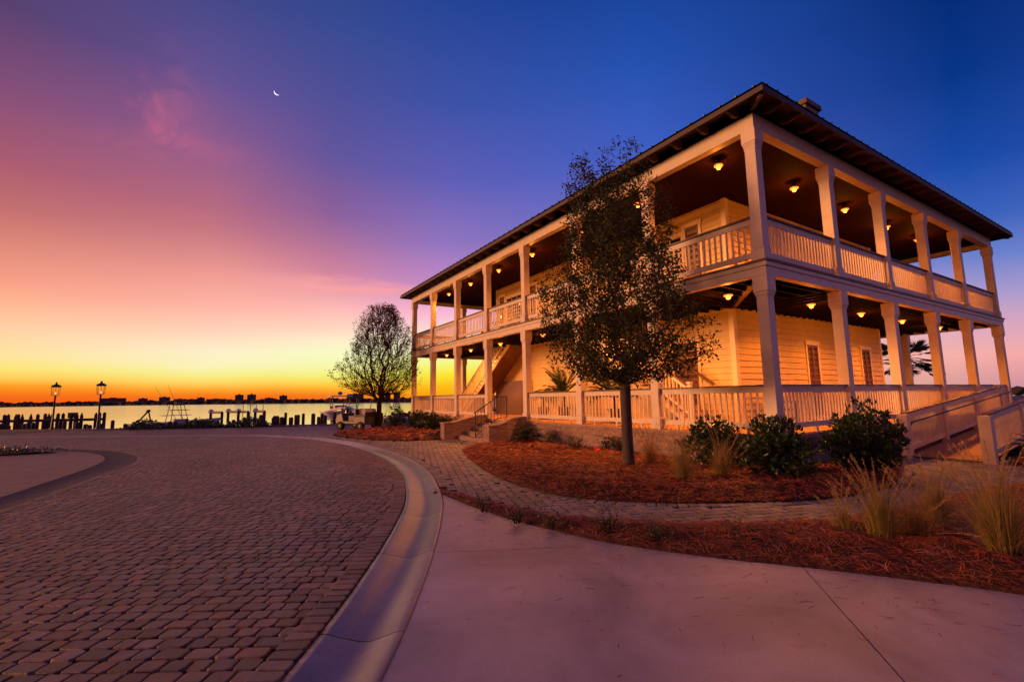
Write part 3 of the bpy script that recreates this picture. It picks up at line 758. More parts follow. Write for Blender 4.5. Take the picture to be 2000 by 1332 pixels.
# the two porch stairs
def stair(y_bot, y_top, x0, x1, post_far):
    n = 21; sg = 1 if y_top > y_bot else -1; run = abs(y_top-y_bot)/n; rise = (Z1-Z0-.06)/n
    st = MB(); zz = Z0
    prof = []
    for i in range(n):
        ya = y_bot+sg*run*i; prof += [(ya, Z0+rise*i if i else Z0+.002), (ya, Z0+rise*(i+1))]
    low = [(y_bot+sg*run*(n-1), Z0+rise*(n-1)-.13), (y_bot+sg*run*.62, Z0+.002)]
    side = MB(); side.prism(prof+low, 0, x0, x0+.05)
    s_ = part(side, 'staircase', 'trim')
    side = MB(); side.prism(prof+low, 0, x1-.05, x1); part(side, 'stringer', 'trim', s_)
    tr = MB(); ri = MB()
    for i in range(n):
        ya = y_bot+sg*run*i; yb = ya+sg*run
        tr.box(x0-.03, x1+.02, min(ya-sg*.03, yb), max(ya-sg*.03, yb), Z0+rise*(i+1)+.001, Z0+rise*(i+1)+.036)
        ri.box(x0+.051, x1-.051, min(ya, ya+sg*.02), max(ya, ya+sg*.02), Z0+rise*i+.04, Z0+rise*(i+1))
    part(tr, 'tread', 'deck', s_); part(ri, 'riser', 'trim', s_)
    un = MB()
    a, b2 = Vector((0, y_bot+sg*run*.8, Z0+.02)), Vector((0, y_bot+sg*run*(n-1), Z0+rise*(n-1)-.13))
    un.beam(((x0+x1)/2, a.y, a.z-.012), ((x0+x1)/2, b2.y, b2.z-.012), x1-x0-.11, .02); part(un, 'stair_soffit', 'soffit', s_)
    rl = MB(); sl = rise/run
    A_ = Vector((x0, y_bot+sg*.05, Z0+rise+.92)); B_ = A_+Vector((0, sg*run*(n-3.5), rise*(n-3.5)))
    rl.beam(A_, B_, .05, .10); rl.beam(A_-Vector((0, 0, .76)), B_-Vector((0, 0, .76)), .05, .07)
    r_ = part(rl, 'stair_railing', 'paint', s_)
    part(MB().beam(A_+Vector((0, 0, .07)), B_+Vector((0, 0, .07)), .09, .035), 'stair_rail_cap', 'capwood', s_)
    bl = MB(); m__ = int(abs(B_.y-A_.y)/.14)
    for i in range(m__):
        p = A_.lerp(B_, (i+.5)/m__); bl.box(p.x-.018, p.x+.018, p.y-.018, p.y+.018, p.z-.72, p.z-.05)
    part(bl, 'stair_baluster', 'paint', s_)
    po = MB(); po.cbox(x0, y_bot-sg*.06, .055, Z0, Z0+1.22); po.cbox(x0, y_bot-sg*.06, .075, Z0+1.221, Z0+1.27); part(po, 'newel_post', 'paint', s_)
    wr_ = MB(); wr_.beam((WX-.09, A_.y-sg*.15, A_.z+.1), (WX-.09, B_.y, B_.z+.1), .05, .07); part(wr_, 'wall_handrail', 'capwood', s_)
stair(24.75, 19.25, 12.0, 13.1, True)
stair(9.2, 14.6, 12.0, 13.1, False)
part(MB().box(13.0, 13.1, 19.3, 22.6, Z0, Z0+1.75), 'understair_panel', 'capwood')

# brick front steps with flared wing walls and iron handrail
steps = thing('front_steps', 'brick front steps between two sloping brick wing walls up to the porch', 'steps', (8.6, 16.6, 0))
for i in range(4):
    part(MB().box(8.42+.36*i, 9.85, 15.32, 17.98, (0 if i == 0 else .158*i+.0005), .158*(i+1)), 'step', 'brick', steps)
def wing(y0, y1, x0):
    m_ = MB(); m_.prism([(x0, -.05), (9.846, -.05), (9.846, .90), (9.3, .86), (x0+.45, .64), (x0, .64)], 1, y0, y1)
    w_ = part(m_, 'wing_wall', 'brick', steps)
    c_ = MB(); c_.prism([(x0-.03, .641), (x0+.45, .641), (9.3, .861), (9.846, .901), (9.846, .96), (9.3, .92), (x0+.44, .70), (x0-.03, .70)], 1, y0-.03, y1+.03)
    part(c_, 'wing_coping', 'brick', w_)
wing(14.88, 15.30, 8.25); wing(18.0, 18.38, 7.88)
hr = thing('iron_handrail', 'black iron handrail with slim balusters on the front steps', 'handrail', (8.55, 16.5, 0))
m_ = MB()
A_, B_ = Vector((8.55, 16.5, 1.12)), Vector((9.55, 16.5, 1.72)); C_ = Vector((10.0, 16.5, 1.72))
m_.beam(A_-Vector((.06, 0, 0.03)), B_, .05, .03); m_.beam(B_-Vector((.01, 0, 0)), C_, .05, .03); part(m_, 'rail_bar', 'iron', hr)
for p in (A_, C_-Vector((.02, 0, 0))):
    zb_ = .0 if p is A_ else Z0
    part(MB().box(p.x-.02, p.x+.02, 16.48, 16.52, zb_, p.z-.01), 'post', 'iron', hr)
m_ = MB(); m_.beam(A_-Vector((0, 0, .92)), B_-Vector((0, 0, .86)), .03, .02); m_.beam(B_-Vector((0.0, 0, .86)), C_-Vector((0, 0, .86)), .03, .02); part(m_, 'lower_bar', 'iron', hr)
for i in range(9):
    t = (i+.7)/9.6; x = 8.55+t*1.45; zt = (A_.lerp(B_, (x-8.55)).z if x < 9.55 else 1.72)
    part(MB().box(x-.008, x+.008, 16.492, 16.508, zt-.90, zt-.01), 'baluster', 'iron', hr)

# access ramp along the side porch
ramp = thing('access_ramp', 'wooden access ramp with white picket railings climbing beside the side porch', 'ramp', (15.1, 4.2, 0))
RS = .72/9.4
def rz_(x): return .03+max(0, min(x-15.1, 9.4))*RS
m_ = MB(); n = 70
for i in range(n):
    xa = 15.0+i*.142; m_.beam((xa+.068, 3.52, rz_(xa)+.012), (xa+.068, 4.98, rz_(xa)+.012), .03, .136, (1, 0, RS))
part(m_, 'deck_boards', 'deck', ramp)
m_ = MB()
for y in (3.55, 4.95): m_.prism([(15.05, -.05), (24.9, -.05), (24.9, rz_(24.5)-.02), (24.5, rz_(24.5)-.02), (15.05, rz_(15.05)-.005)], 1, y-.03, y+.03)
part(m_, 'ramp_frame', 'joist', ramp)
for (y, xs, xe) in ((5.0, 14.98, 24.4), (3.47, 14.98, 22.5)):
    px_ = [xs+.0]+[xs+2.85*k for k in (1, 2, 3)]
    px_ = [x for x in px_ if x < xe]+[xe]
    for i, x in enumerate(px_):
        w = .11 if i == 0 else .065
        po = MB().box(x-w, x+w, y-w, y+w, -.05, rz_(x)+1.04); bevel(part(po, 'post', 'paint', ramp), .006)
        if i+1 < len(px_):
            x2 = px_[i+1]; railing((x+w, y), (x2-.065, y), rz_(x+w), ramp, slope=RS, gap=.12, rail_h=1.10)
    hb_ = MB(); yo = y+(-.10 if y > 4 else .10)
    hb_.tube([(xs+.12, yo, .80), (xs+.2, yo, rz_(xs+.2)+.83), (xe, yo, rz_(xe)+.83)], .022, 8)
    part(hb_, 'hand_bar', 'iron', ramp)
flush_balusters(96)

# ------------------------------------------------------------------ lamps
def ceiling_lamp(x, y, z, zc, label, group, watts):
    t = thing('ceiling_light', label, 'ceiling light', (x, y, z), group=group)
    MB().lathe([(.02, .05), (.05, .055), (.06, .07), (.06, zc-z-.002)], seg=16).build('fixture', 'iron', t, smooth=True)
    MB().lathe([(.07, .03), (.105, .015), (.115, .03), (.105, .048), (.07, .052)], seg=18).build('shade', 'shadeglow', t, smooth=True)  # added ring, no real fixture part: glows orange as the bulb's halo
    MB().lathe([(.005, -.075), (.04, -.066), (.066, -.02), (.066, .012), (.03, .04), (.012, .05)], seg=16).build('bulb', 'bulb', t, smooth=True)
    ld = bpy.data.lights.new('lamp_glow', 'SPOT'); ld.energy = watts; ld.color = (1, .29, .025); ld.shadow_soft_size = .05
    ld.spot_size = R(152); ld.spot_blend = .75
    lo = bpy.data.objects.new('lamp_glow', ld); COL.objects.link(lo); lo.parent = t; lo.location = (0, 0, -.09)
    pd = bpy.data.lights.new('lamp_glow', 'POINT'); pd.energy = watts*.06; pd.color = ld.color; pd.shadow_soft_size = .06
    po = bpy.data.objects.new('lamp_glow', pd); COL.objects.link(po); po.parent = t; po.location = (0, 0, -.16)
    return t
ordn = ['first', 'second', 'third', 'fourth', 'fifth', 'sixth', 'seventh']
GW = 'lamps under the porch ceilings'; PW = 500
for k, y in enumerate((6.9, 9.7, 12.46, 15.54, 18.32, 21.23, 23.97)):
    x = 10.78
    ceiling_lamp(x, y, 7.58, ZA+.188, f'glowing ceiling lamp over the upper front porch, {ordn[k]} from the near corner of the house', GW, PW)
for k, y in enumerate((7.07, 9.6, 12.3, 15.3, 18.73, 21.79, 24.88)):
    ceiling_lamp(11.05, y, 4.18, Z1-.102, f'glowing ceiling lamp over the lower front porch, {ordn[k]} from the near corner of the house', GW, PW)
for k, x in enumerate((13.95, 17.09, 20.3, 23.18)):
    ceiling_lamp(x, 6.61, 7.58, ZA+.188, f'glowing ceiling lamp over the upper side porch, {ordn[k]} from the front corner column', GW, PW)
for k, x in enumerate((14.44, 17.63, 20.92, 24.6)):
    ceiling_lamp(x, 6.68, 4.18, Z1-.102, f'glowing ceiling lamp over the lower side porch, {ordn[k]} from the front corner column', GW, PW)
def wall_lantern(p, label):
    t = thing('wall_lantern', label, 'lantern', p)
    MB().box(-.01, .06, -.05, .05, -.12, .12).build('back_plate', 'iron', t)
    m_ = MB(); m_.lathe([(.07, .11), (.05, .15), (.012, .19)], (-.09, 0, 0), 8); m_.lathe([(.05, -.13), (.06, -.11)], (-.09, 0, 0), 8)
    for a in range(4):
        cx, cy = -.09+.055*math.cos(a*1.571+.785), .055*math.sin(a*1.571+.785); m_.box(cx-.005, cx+.005, cy-.005, cy+.005, -.11, .11)
    m_.build('cage', 'iron', t)
    MB().lathe([(.01, -.09), (.032, -.05), (.036, 0), (.02, .06), (.006, .08)], (-.09, 0, 0), 10).build('bulb', 'lantern', t, smooth=True)
wall_lantern((13.05, 11.0, 1.55), 'small bright lantern low behind the front railing, beside the stairs foot')
wall_lantern((13.13, 22.0, 6.15), 'small wall lantern on the upper wall at the far end of the front porch')
wall_lantern((13.13, 15.2, 2.9), 'small wall lantern glowing behind the leafy tree on the lower porch')

# ------------------------------------------------------------------ trees and plants
def leaves(P, Nrm, size, fold=.25, aspect=.5):
    """pointed leaves: P (n,3) bases, Nrm (n,3) growth directions"""
    n = len(P); D = Nrm/np.linalg.norm(Nrm, axis=1)[:, None]
    A = rng.normal(size=(n, 3)); Sd = np.cross(D, A); Sd /= np.linalg.norm(Sd, axis=1)[:, None]+1e-9
    U = np.cross(Sd, D); s = np.broadcast_to(size, n)[:, None]
    a = P; b = P+D*s*.5+Sd*s*aspect*.5+U*s*fold*.3; c = P+D*s; d = P+D*s*.5-Sd*s*aspect*.5+U*s*fold*.3
    V = np.stack([a, b, c, d], 1).reshape(-1, 3); F = np.arange(n)[:, None]*4+np.array([0, 1, 2, 3])
    return V, F
def tree(name, label, cat, base, fork, trunk_r, rad_of_z, zlo, zhi, natt, lean, leafmat_, nleaf, lsize, lspread, barkmat, twig=.004, ex=1.0, dens=None, up=.35, seed=1, ang=.5, sag=.10):
    """grow limbs from the fork to points spread through a crown of revolution"""
    rg = np.random.default_rng(seed)
    t = thing(name, label, cat, base); bx, by, bz = base
    pts = []
    while len(pts) < natt:
        z = rg.uniform(zlo, zhi); r = rad_of_z(z)
        q = rg.uniform(0, 1)**.5*r; a = rg.uniform(0, 6.283)
        if dens and rg.uniform() > dens(z, q/r): continue
        wob = 1+.16*math.sin(3*a+z*1.7)+.10*math.sin(5*a-z*2.3)
        x, y = q*wob*math.cos(a)+lean[0]*(z-fork), q*wob*math.sin(a)+lean[1]*(z-fork)
        pts.append((x, y, z+rg.normal(0, .05)))
    pts = np.array(pts)
    root = np.array([0, 0, fork]); order = np.argsort(np.linalg.norm((pts-root)*np.array([1, 1, .8]), axis=1)); pts = pts[order]
    nodes = [np.array([0, 0, 0.]), np.array([lean[0]*.1, 0, fork*.5]), root]; par_ = [-1, 0, 1]
    # main leader limbs
    nl = 7
    for k in range(nl):
        a = 6.283*k/nl+rg.uniform(-.3, .3); prev = 2; p = root.copy(); steep = rg.uniform(.9, 2.2) if k else 6
        rr_ = rad_of_z(zlo+(zhi-zlo)*.35)
        for j in range(5):
            d = np.array([math.cos(a), math.sin(a), steep*(.6+.25*j)]); d /= np.linalg.norm(d)
            p = p+d*(zhi-fork)*.085; nodes.append(p); par_.append(prev); prev = len(nodes)-1
    att = []
    for p in pts:
        A_ = np.array(nodes); v = p-A_; dd = np.linalg.norm(v, axis=1)
        cost = dd*(1+up*np.clip(-(v[:, 2])/(dd+1e-6)+.35, 0, 2)); cost[:2] = 1e9
        rv = A_-root; ca = (v*rv).sum(1)/(dd*np.linalg.norm(rv, axis=1)+1e-6); cost = cost*(1+ang*(1-ca)); cost[:2] = 1e9
        i = int(np.argmin(cost)); q = nodes[i]; L_ = dd[i]; k = max(1, int(L_/.22)); pv = i
        for j in range(1, k+1):
            s = j/k; m_ = q+(p-q)*s+np.array([0, 0, -sag*L_*math.sin(math.pi*s)])+(rg.normal(0, .018, 3) if j < k else 0)
            nodes.append(m_); par_.append(pv); pv = len(nodes)-1
        att.append(pv)
    N_ = len(nodes); A_ = np.array(nodes); par_ = np.array(par_)
    load = np.zeros(N_)
    leafn = np.ones(N_, bool); leafn[par_[par_ >= 0]] = False
    load[leafn] = 1
    for i in range(N_-1, 0, -1): load[par_[i]] += load[i]
    rad = twig*np.maximum(load, 1)**.5*ex; rad = np.minimum(rad, trunk_r*.72)
    rad[0] = trunk_r*1.12; rad[1] = trunk_r*.95; rad[2] = trunk_r*.95
    mb = MB(); tr = MB()
    tr.tube([A_[0]-np.array([0, 0, .1]), A_[0]+np.array([0, 0, .06]), A_[1]*.5, A_[1], (A_[1]+A_[2])/2, A_[2], A_[2]+np.array([0, 0, .25])],
            [trunk_r*1.5, trunk_r*1.15, trunk_r*1.0, trunk_r*.95, trunk_r*.95, trunk_r*.97, trunk_r*.7], 14)
    # limbs as one skeleton of short tapered tubes
    V, F = [], []
    seg = 5
    for i in range(3, N_):
        p, q = A_[par_[i]], A_[i]; d = q-p; l = np.linalg.norm(d)
        if l < 1e-4: continue
        d /= l; a = np.cross(d, [0.3, .2, .9]); a /= np.linalg.norm(a)+1e-9; b = np.cross(d, a)
        r1 = min(rad[par_[i]], rad[i]*1.6); r2 = rad[i]; o = len(V)
        for c_, r_ in ((p, r1), (q+d*r2*.4, r2)):
            for k in range(seg): th = 6.283*k/seg; V.append(c_+(a*math.cos(th)+b*math.sin(th))*r_)
        F += [(o+k, o+(k+1) % seg, o+seg+(k+1) % seg, o+seg+k) for k in range(seg)]
    trunk = tr.build('trunk', barkmat, t, smooth=True)
    npmesh('limbs', V, F, 'twig' if barkmat == 'bark' else barkmat, trunk, True)
    # leaves around the ends
    tips = A_[att]; k = nleaf; C_ = np.repeat(tips, k, 0); n = len(C_)
    back = np.repeat(A_[par_[att]], k, 0); tt = rg.uniform(0, 1, (n, 1))
    C_ = C_+(back-C_)*tt*.9+rg.normal(0, lspread, (n, 3)); Dn = rg.normal(0, 1, (n, 3))+np.array([0, 0, .3])
    V, F = leaves(C_, Dn, lsize*rg.uniform(.6, 1.3, n))
    npmesh('crown', V, F, leafmat_, t)
    return t
def interp(tab): return lambda z: float(np.interp(z, [q[0] for q in tab], [q[1] for q in tab]))
oak = tree('oak_tree', 'young evergreen tree with dense dark small leaves in front of the porch', 'tree', (7.68, 7.55, .10), 1.78, .125,
           interp([(1.95, .9), (2.3, 1.55), (2.8, 1.75), (3.5, 1.68), (4.3, 1.45), (5.1, 1.3), (5.9, 1.1), (6.5, .95), (7.2, .75), (7.5, .4)]), 1.95, 7.45, 1550, (-.03, .02),
           'oakleaf', 26, .072, .075, 'bark', twig=.0036, ang=.9, dens=lambda z, q: (1.0 if z < 5.2 else max(.10, 1-(z-5.2)*.5))*(.45+.55*(q if z > 2.6 else 1)), seed=4)
elm = tree('bare_tree', 'nearly bare tree with fine spreading twigs against the yellow sunset', 'tree', (7.86, 27.3, .1), 1.45, .15,
           interp([(1.9, 1.2), (2.5, 2.2), (3.2, 2.35), (4.0, 2.2), (5.0, 1.85), (6.0, 1.4), (6.8, .95), (7.2, .6)]), 1.9, 7.15, 3000, (.03, -.01),
           'elmleaf', 7, .085, .07, 'bark2', twig=.0052, dens=lambda z, q: .25+.75*q, seed=9, up=.5, ang=2.2, sag=-.06)

def bush(label, base, rx, h, n, lmat, size, seed, cat='shrub', name='shrub', loose=0.0):
    rg = np.random.default_rng(seed); t = thing(name, label, cat, base)
    # stems fan out from the base to many tips, each tip a rosette of leaves
    mb = MB(); tips = []
    for i in range(n):
        a = rg.uniform(0, 6.283); u = rg.uniform(0, 1)**.55; zz = rg.uniform(.12, 1)
        w = (1-abs(zz-.5)*1.1)**.5 if zz > .5 else (.75+.5*zz)
        lump = 1+.18*math.sin(2*a+seed)+.14*math.sin(4*a+zz*5+seed)
        p = np.array([rx*u*w*lump*math.cos(a), rx*u*w*lump*math.sin(a), h*zz*(1+.12*math.sin(3*a+seed*2)) - (.25*h*u*u if zz > .6 else 0)])
        tips.append(p)
        if i % 3 == 0: mb.tube([(0.04*math.cos(a), .04*math.sin(a), -.05), tuple(p*np.array([.5, .5, .6])), tuple(p)], [.012, .008, .003], 5)
    mb.build('stems', 'bark2', t)
    tips = np.array(tips); k = 9; C_ = np.repeat(tips, k, 0); m_ = len(C_)
    outw = C_/np.array([rx, rx, h]); Dn = outw*.7+rg.normal(0, .75, (m_, 3))+np.array([0, 0, .45])
    C_ = C_+rg.normal(0, .03+loose, (m_, 3))
    V, F = leaves(C_, Dn, size*rg.uniform(.6, 1.25, m_), .4, .48); npmesh('foliage', V, F, lmat, t)
    return t
bush('glossy dark green camellia shrub, leftmost of three in front of the corner column', (9.12, 6.42, .1), .62, 1.02, 320, 'camleaf', .10, 3)
bush('glossy dark green camellia shrub, middle one of three beside the brick foundation', (8.86, 4.92, .08), .60, 1.12, 340, 'camleaf', .10, 5)
bush('biggest and darkest camellia shrub, next to the foot of the wooden ramp', (10.78, 4.28, .08), .74, 1.30, 440, 'camleaf', .10, 8)
bush('loose leafy shrub by the far corner of the house', (8.75, 27.0, .1), .62, 1.2, 110, 'camleaf', .11, 12, loose=.05)
bush('low dark shrub against the far end of the brick foundation', (9.2, 24.6, .1), .55, .85, 200, 'camleaf', .12, 14)
bush('low dark shrub beneath the far porch railing', (9.2, 22.6, .1), .6, .8, 200, 'camleaf', .12, 15)
sm = [((1076, 868), 'right of the spiky plant'), ((1128, 880), 'left of the red bird'), ((1187, 878), 'right of the red bird'), ((1213, 880), 'against the leafy tree trunk')]
for i, ((px_, py_), w) in enumerate(sm):
    p = gpt(px_, py_, .12); bush(f'small sparse seedling shrub in the pine straw, {w}', tuple(p), .24, .36, 34, 'shrubleaf', .06, 30+i, name='seedling_shrub', loose=.03)
for i, ((px_, py_), w) in enumerate([((945, 992), 'near its pointed left tip'), ((1010, 1013), 'left of the taller sprig'), ((1188, 1035), 'where the bed starts to widen'), ((1275, 1050), 'nearest the slab edge'), ((1075, 1025), 'second from the left tip'), ((1440, 1050), 'left of the grass clumps')]):
    p = gpt(px_, py_, .08); bush(f'tiny wispy shrub in the straw strip beside the slab, {w}', tuple(p), .16, .12 if i != 2 else .26, 26, 'camleaf', .030, 50+i, name='groundcover_shrub', loose=.02)

def spiky(label, base, n, ln, lmat, seed, name='sago_palm', z0=.15, droop=.9, leaflet=.13, pot=False):
    """arching pinnate fronds from a short stem"""
    rg = np.random.default_rng(seed); t = thing(name, label, 'palm', base)
    if pot:
        MB().lathe([(.16, 0), (.2, .02), (.25, .4), (.27, .42), (.27, .47), (.22, .47), (.2, .43)], seg=18).build('pot', 'pot', t, smooth=True)
    MB().tube([(0, 0, 0), (0, 0, z0)], [.09, .07], 8).build('stem', 'bark2', t)
    rc = MB(); Pp, Dd, Sz = [], [], []
    for i in range(n):
        a = rg.uniform(0, 6.283); el = rg.uniform(.15, 1.35); L_ = ln*rg.uniform(.75, 1.1); p = np.array([0, 0, z0]); pts = [p]; K = 9
        for j in range(K):
            e = el-droop*(j/K)**1.3; d = np.array([math.cos(a)*math.cos(e), math.sin(a)*math.cos(e), math.sin(e)]); p = p+d*L_/K; pts.append(p)
            if j > 0:
                sd = np.array([-math.sin(a), math.cos(a), 0.])
                for q in range(3):
                    pp = pts[-2]+(p-pts[-2])*q/3
                    for sg in (-1, 1): Pp.append(pp); Dd.append(sd*sg+d*.75+np.array([0, 0, .12])); Sz.append(leaflet*(1-.55*abs(2*j/K-1)))
        rc.tube(pts, [.008]*6+[.004]*4, 4)
    fr = rc.build('frond_stalks', lmat, t)
    V, F = leaves(np.array(Pp), np.array(Dd), np.array(Sz), .1, .13); npmesh('fronds', V, F, lmat, t)
    return t
spiky('dark spiky sago palm left of the brick front steps', (8.75, 19.35, .1), 42, .95, 'sagoleaf', 2, leaflet=.2)
spiky('dark spiky sago palm between the brick steps and the leafy tree', (9.0, 13.6, .1), 46, .72, 'sagoleaf', 3, leaflet=.15)
spiky('green sago palm at the right edge beside the ramp', tuple(gpt(2034, 890, .1)), 28, .52, 'fernleaf', 6, leaflet=.17)
spiky('tall leafy palm in a pot on the lower porch beside the opening for the steps', (11.9, 15.15, Z0), 26, 1.5, 'palmleaf', 7, name='potted_palm', z0=.9, leaflet=.34, pot=True)
spiky('potted palm on the lower porch partly hidden by the leafy tree', (11.3, 11.6, Z0), 24, 1.3, 'palmleaf', 8, name='potted_palm', z0=.8, leaflet=.32, pot=True)
spiky('pale drooping fern in a pot at the top of the front steps', (11.4, 15.9, Z0), 44, .95, 'fernleaf', 9, name='potted_fern', z0=.75, leaflet=.14, droop=1.9, pot=True)
spiky('dark potted palm on the upper porch near the leafy tree', (12.2, 15.0, Z1), 22, .8, 'sagoleaf', 10, name='potted_palm', z0=1.35, leaflet=.2, droop=1.6, pot=True)

def grass(label, base, n, h, sp, lmat, seed, flop=1.0):
    n = int(n*1.35); sp *= 1.15; h *= .88
    rg = np.random.default_rng(seed); t = thing('ornamental_grass', label, 'grass clump', base)
    V, F = [], []; K = 7
    a = rg.uniform(0, 6.283, n); ln = h*rg.uniform(.45, 1.15, n); tilt = np.abs(rg.normal(0, sp, n)); bend = rg.uniform(.1, 1.7, n)*flop; w = rg.uniform(.0012, .0028, n)
    p = np.c_[rg.normal(0, .045, n), rg.normal(0, .045, n), np.full(n, -.03)]; rows = []
    for j in range(K+1):
        s = j/K; e = 1.5708-tilt-bend*s**1.8
        d = np.c_[np.cos(a)*np.cos(e), np.sin(a)*np.cos(e), np.sin(e)]; sd = np.c_[-np.sin(a), np.cos(a), 0*a]
        ww = (w*(1-s)**.6+.0004)[:, None]; rows += [p-sd*ww, p+sd*ww]; p = p+d*(ln/K)[:, None]
    V = np.stack(rows, 1).reshape(-1, 3); b = np.arange(n)[:, None]*(2*(K+1))
    F = np.concatenate([b+np.array([2*j, 2*j+1, 2*j+3, 2*j+2]) for j in range(K)])
    npmesh('blades', V, F, lmat, t)
    # feathery seed heads on a few tall stalks
    k = max(3, n//28); V, F = [], []; st = MB(); Pp, Dd = [], []
    for i in range(k):
        aa = rg.uniform(0, 6.283); tl = abs(rg.normal(0, sp*.9)); L_ = h*rg.uniform(1.0, 1.45); q = np.array([0, 0, 0.]); pts = [q]
        for j in range(8):
            e = 1.5708-tl-.5*flop*(j/8)**2; q = q+np.array([math.cos(aa)*math.cos(e), math.sin(aa)*math.cos(e), math.sin(e)])*L_/8; pts.append(q)
            if j > 4:
                for _ in range(26): s = rg.uniform(); Pp.append(pts[-2]+(q-pts[-2])*s); Dd.append((q-pts[-2])*9+rg.normal(0, .35, 3))
        st.tube(pts, .0016, 4)
    st.build('stalks', 'grass1' if False else lmat, t)
    V, F = leaves(np.array(Pp), np.array(Dd), .028, .1, .16); npmesh('seed_heads', V, F, 'grass1', t)
    return t
G = [((1273, 912), 380, .92, .34, 'grass1', 'dry tan grass clump just right of the leafy tree trunk'),
     ((1335, 945), 400, .95, .30, 'grass2', 'green based grass clump in the middle of the curved bed, between two dry ones'),
     ((1412, 938), 320, .90, .28, 'grass2', 'greenish grass clump in front of the leftmost camellia'),
     ((1648, 1040), 200, .50, .35, 'grass2', 'smallest grass clump in the near bed, furthest left'),
     ((1722, 1052), 560, .72, .30, 'grass2', 'upright sunlit grass clump in the near bed, second from the left'),
     ((1790, 1048), 380, .62, .55, 'grass1', 'low tangled dry grass clump in the near bed'),
     ((1835, 1030), 400, .80, .32, 'grass2', 'thin upright grass clump in the near bed beside the walkway'),
     ((1960, 1085), 760, .95, .34, 'grass2', 'largest grass clump at the right edge of the near bed')]
for i, ((px_, py_), n, h, sp, lm, lab) in enumerate(G):
    p = gpt(px_, py_, .09); grass(lab, tuple(p), n, h, sp, lm, 70+i)
p = gpt(1168, 884, .14)
t = thing('red_ornament', 'small bright red garden bird ornament lying in the pine straw', 'ornament', tuple(p))
MB().blob((0, 0, .05), .07, 3, 2, (1.3, .8, .75), .05).build('body', 'red', t, smooth=True)
MB().lathe([(.012, -.07), (.03, -.03), (.02, .04), (.002, .1)], (-.07, .03, .13), 8).build('wing', 'red', t)
# cabbage palm beyond the house
pb = dpt(1768, 700, 44.0); base = (float(pb[0]), float(pb[1]), -.05)
t = thing('cabbage_palm', 'fan leaved palm seen through the side porch columns', 'tree', base)
zt_ = float(pb[2])
MB().tube([(0, 0, 0), (.05, 0, zt_*.5), (0, .05, zt_)], [.2, .16, .15], 10).build('trunk', 'bark2', t, smooth=True)
Pp, Dd, Sz = [], [], []; rg = np.random.default_rng(3); stk = MB()
for i in range(38):
    a = rg.uniform(0, 6.283); e = rg.uniform(-.65, 1.2); d = np.array([math.cos(a)*math.cos(e), math.sin(a)*math.cos(e), math.sin(e)]); c0 = np.array([0, .05, zt_]); L_ = rg.uniform(1.1, 1.7)
    c1 = c0+d*L_+np.array([0, 0, -.2]); stk.tube([c0, c0+d*L_*.5, c1], .02, 4)
    sd = np.cross(d, [0, 0, 1]); sd /= np.linalg.norm(sd)+1e-6; upv = np.cross(sd, d)
    for k in range(22):
        th = -1.5+3.0*k/21; Pp.append(c1); Dd.append(d*math.cos(th)+sd*math.sin(th)+np.array([0, 0, -.35])+upv*.15*abs(math.sin(th))); Sz.append(.85*(1-.25*abs(th)/1.5))
stk.build('stalks', 'palmleaf', t); V, F = leaves(np.array(Pp), np.array(Dd), np.array(Sz), .1, .13); npmesh('crown', V, F, 'palmleaf', t)

# porch furniture glimpsed through the railings
def chair(label, loc, rz, m='capwood'):
    t = thing('porch_chair', label, 'chair', loc, rz)
    for x in (-.27, .27):
        for y in (-.25, .25): MB().box(x-.025, x+.025, y-.025, y+.025, 0, .62 if y < 0 else .42).build('leg', m, t)
        MB().box(x-.05, x+.05, -.33, .30, .62, .65).build('armrest', m, t)
    MB().box(-.27, .27, -.28, .27, .38, .43).build('seat', m, t)
    mb = MB(); mb.beam((0, .26, 1.15), (0, .26, 1.07), .56, .03, (0, 1, 0))
    for k in range(7): x = -.24+.08*k; mb.beam((x, .25, .43), (x, .40, 1.12), .045, .02, (0, 1, 0))
    mb.build('backrest', m, t); MB().box(-.24, .24, -.26, .2, .431, .50).build('cushion', 'cushion', t)
    return t
chair('dark wooden chair with cushion on the upper porch near the corner', (12.4, 9.3, Z1), -1.2)
chair('dark wooden chair on the upper porch behind the leafy tree', (12.3, 12.6, Z1), -1.6)
chair('dark wooden chair on the upper porch in the bay left of the steps', (12.2, 19.6, Z1), -1.5)
chair('dark wooden chair on the upper porch under the far lamps', (12.0, 21.6, Z1), -1.9)
chair('dark wooden chair on the lower side porch by the wall', (14.1, 7.6, Z0), -.2)

# ------------------------------------------------------------------ shore, boats and docks
swl = resample(np.array(seawall_line[1:10]), .5)
mb = MB()
T, N_ = normals(swl)
for i in range(len(swl)-1):
    a, b = swl[i], swl[i+1]; na, nb = N_[i]*.3, N_[i+1]*.3
    q = [(a-na), (b-nb), (b+nb), (a+na)]
    lo = [(p[0], p[1], -2.6) for p in q]; hi = [(p[0], p[1], .06) for p in q]
    mb.quad(*hi); mb.quad(lo[0], lo[1], hi[1], hi[0]); mb.quad(lo[2], lo[3], hi[3], hi[2])
tag(mb.build('seawall', 'seawall'), 'low dark seawall along the far edge of the brick courtyard', 'wall')
def piling(p, h, r, label, group):
    o = MB().lathe([(r*1.05, 0), (r, h-.05), (r*.8, h), (.01, h+.03)], seg=9).build('piling', 'pile', None, smooth=True)
    o.location = p; return tag(o, label, 'piling', group)
pm = None; k = 0
d = np.r_[0, np.cumsum(np.linalg.norm(np.diff(swl, axis=0), axis=1))]
t_ = 0
rg = np.random.default_rng(5)
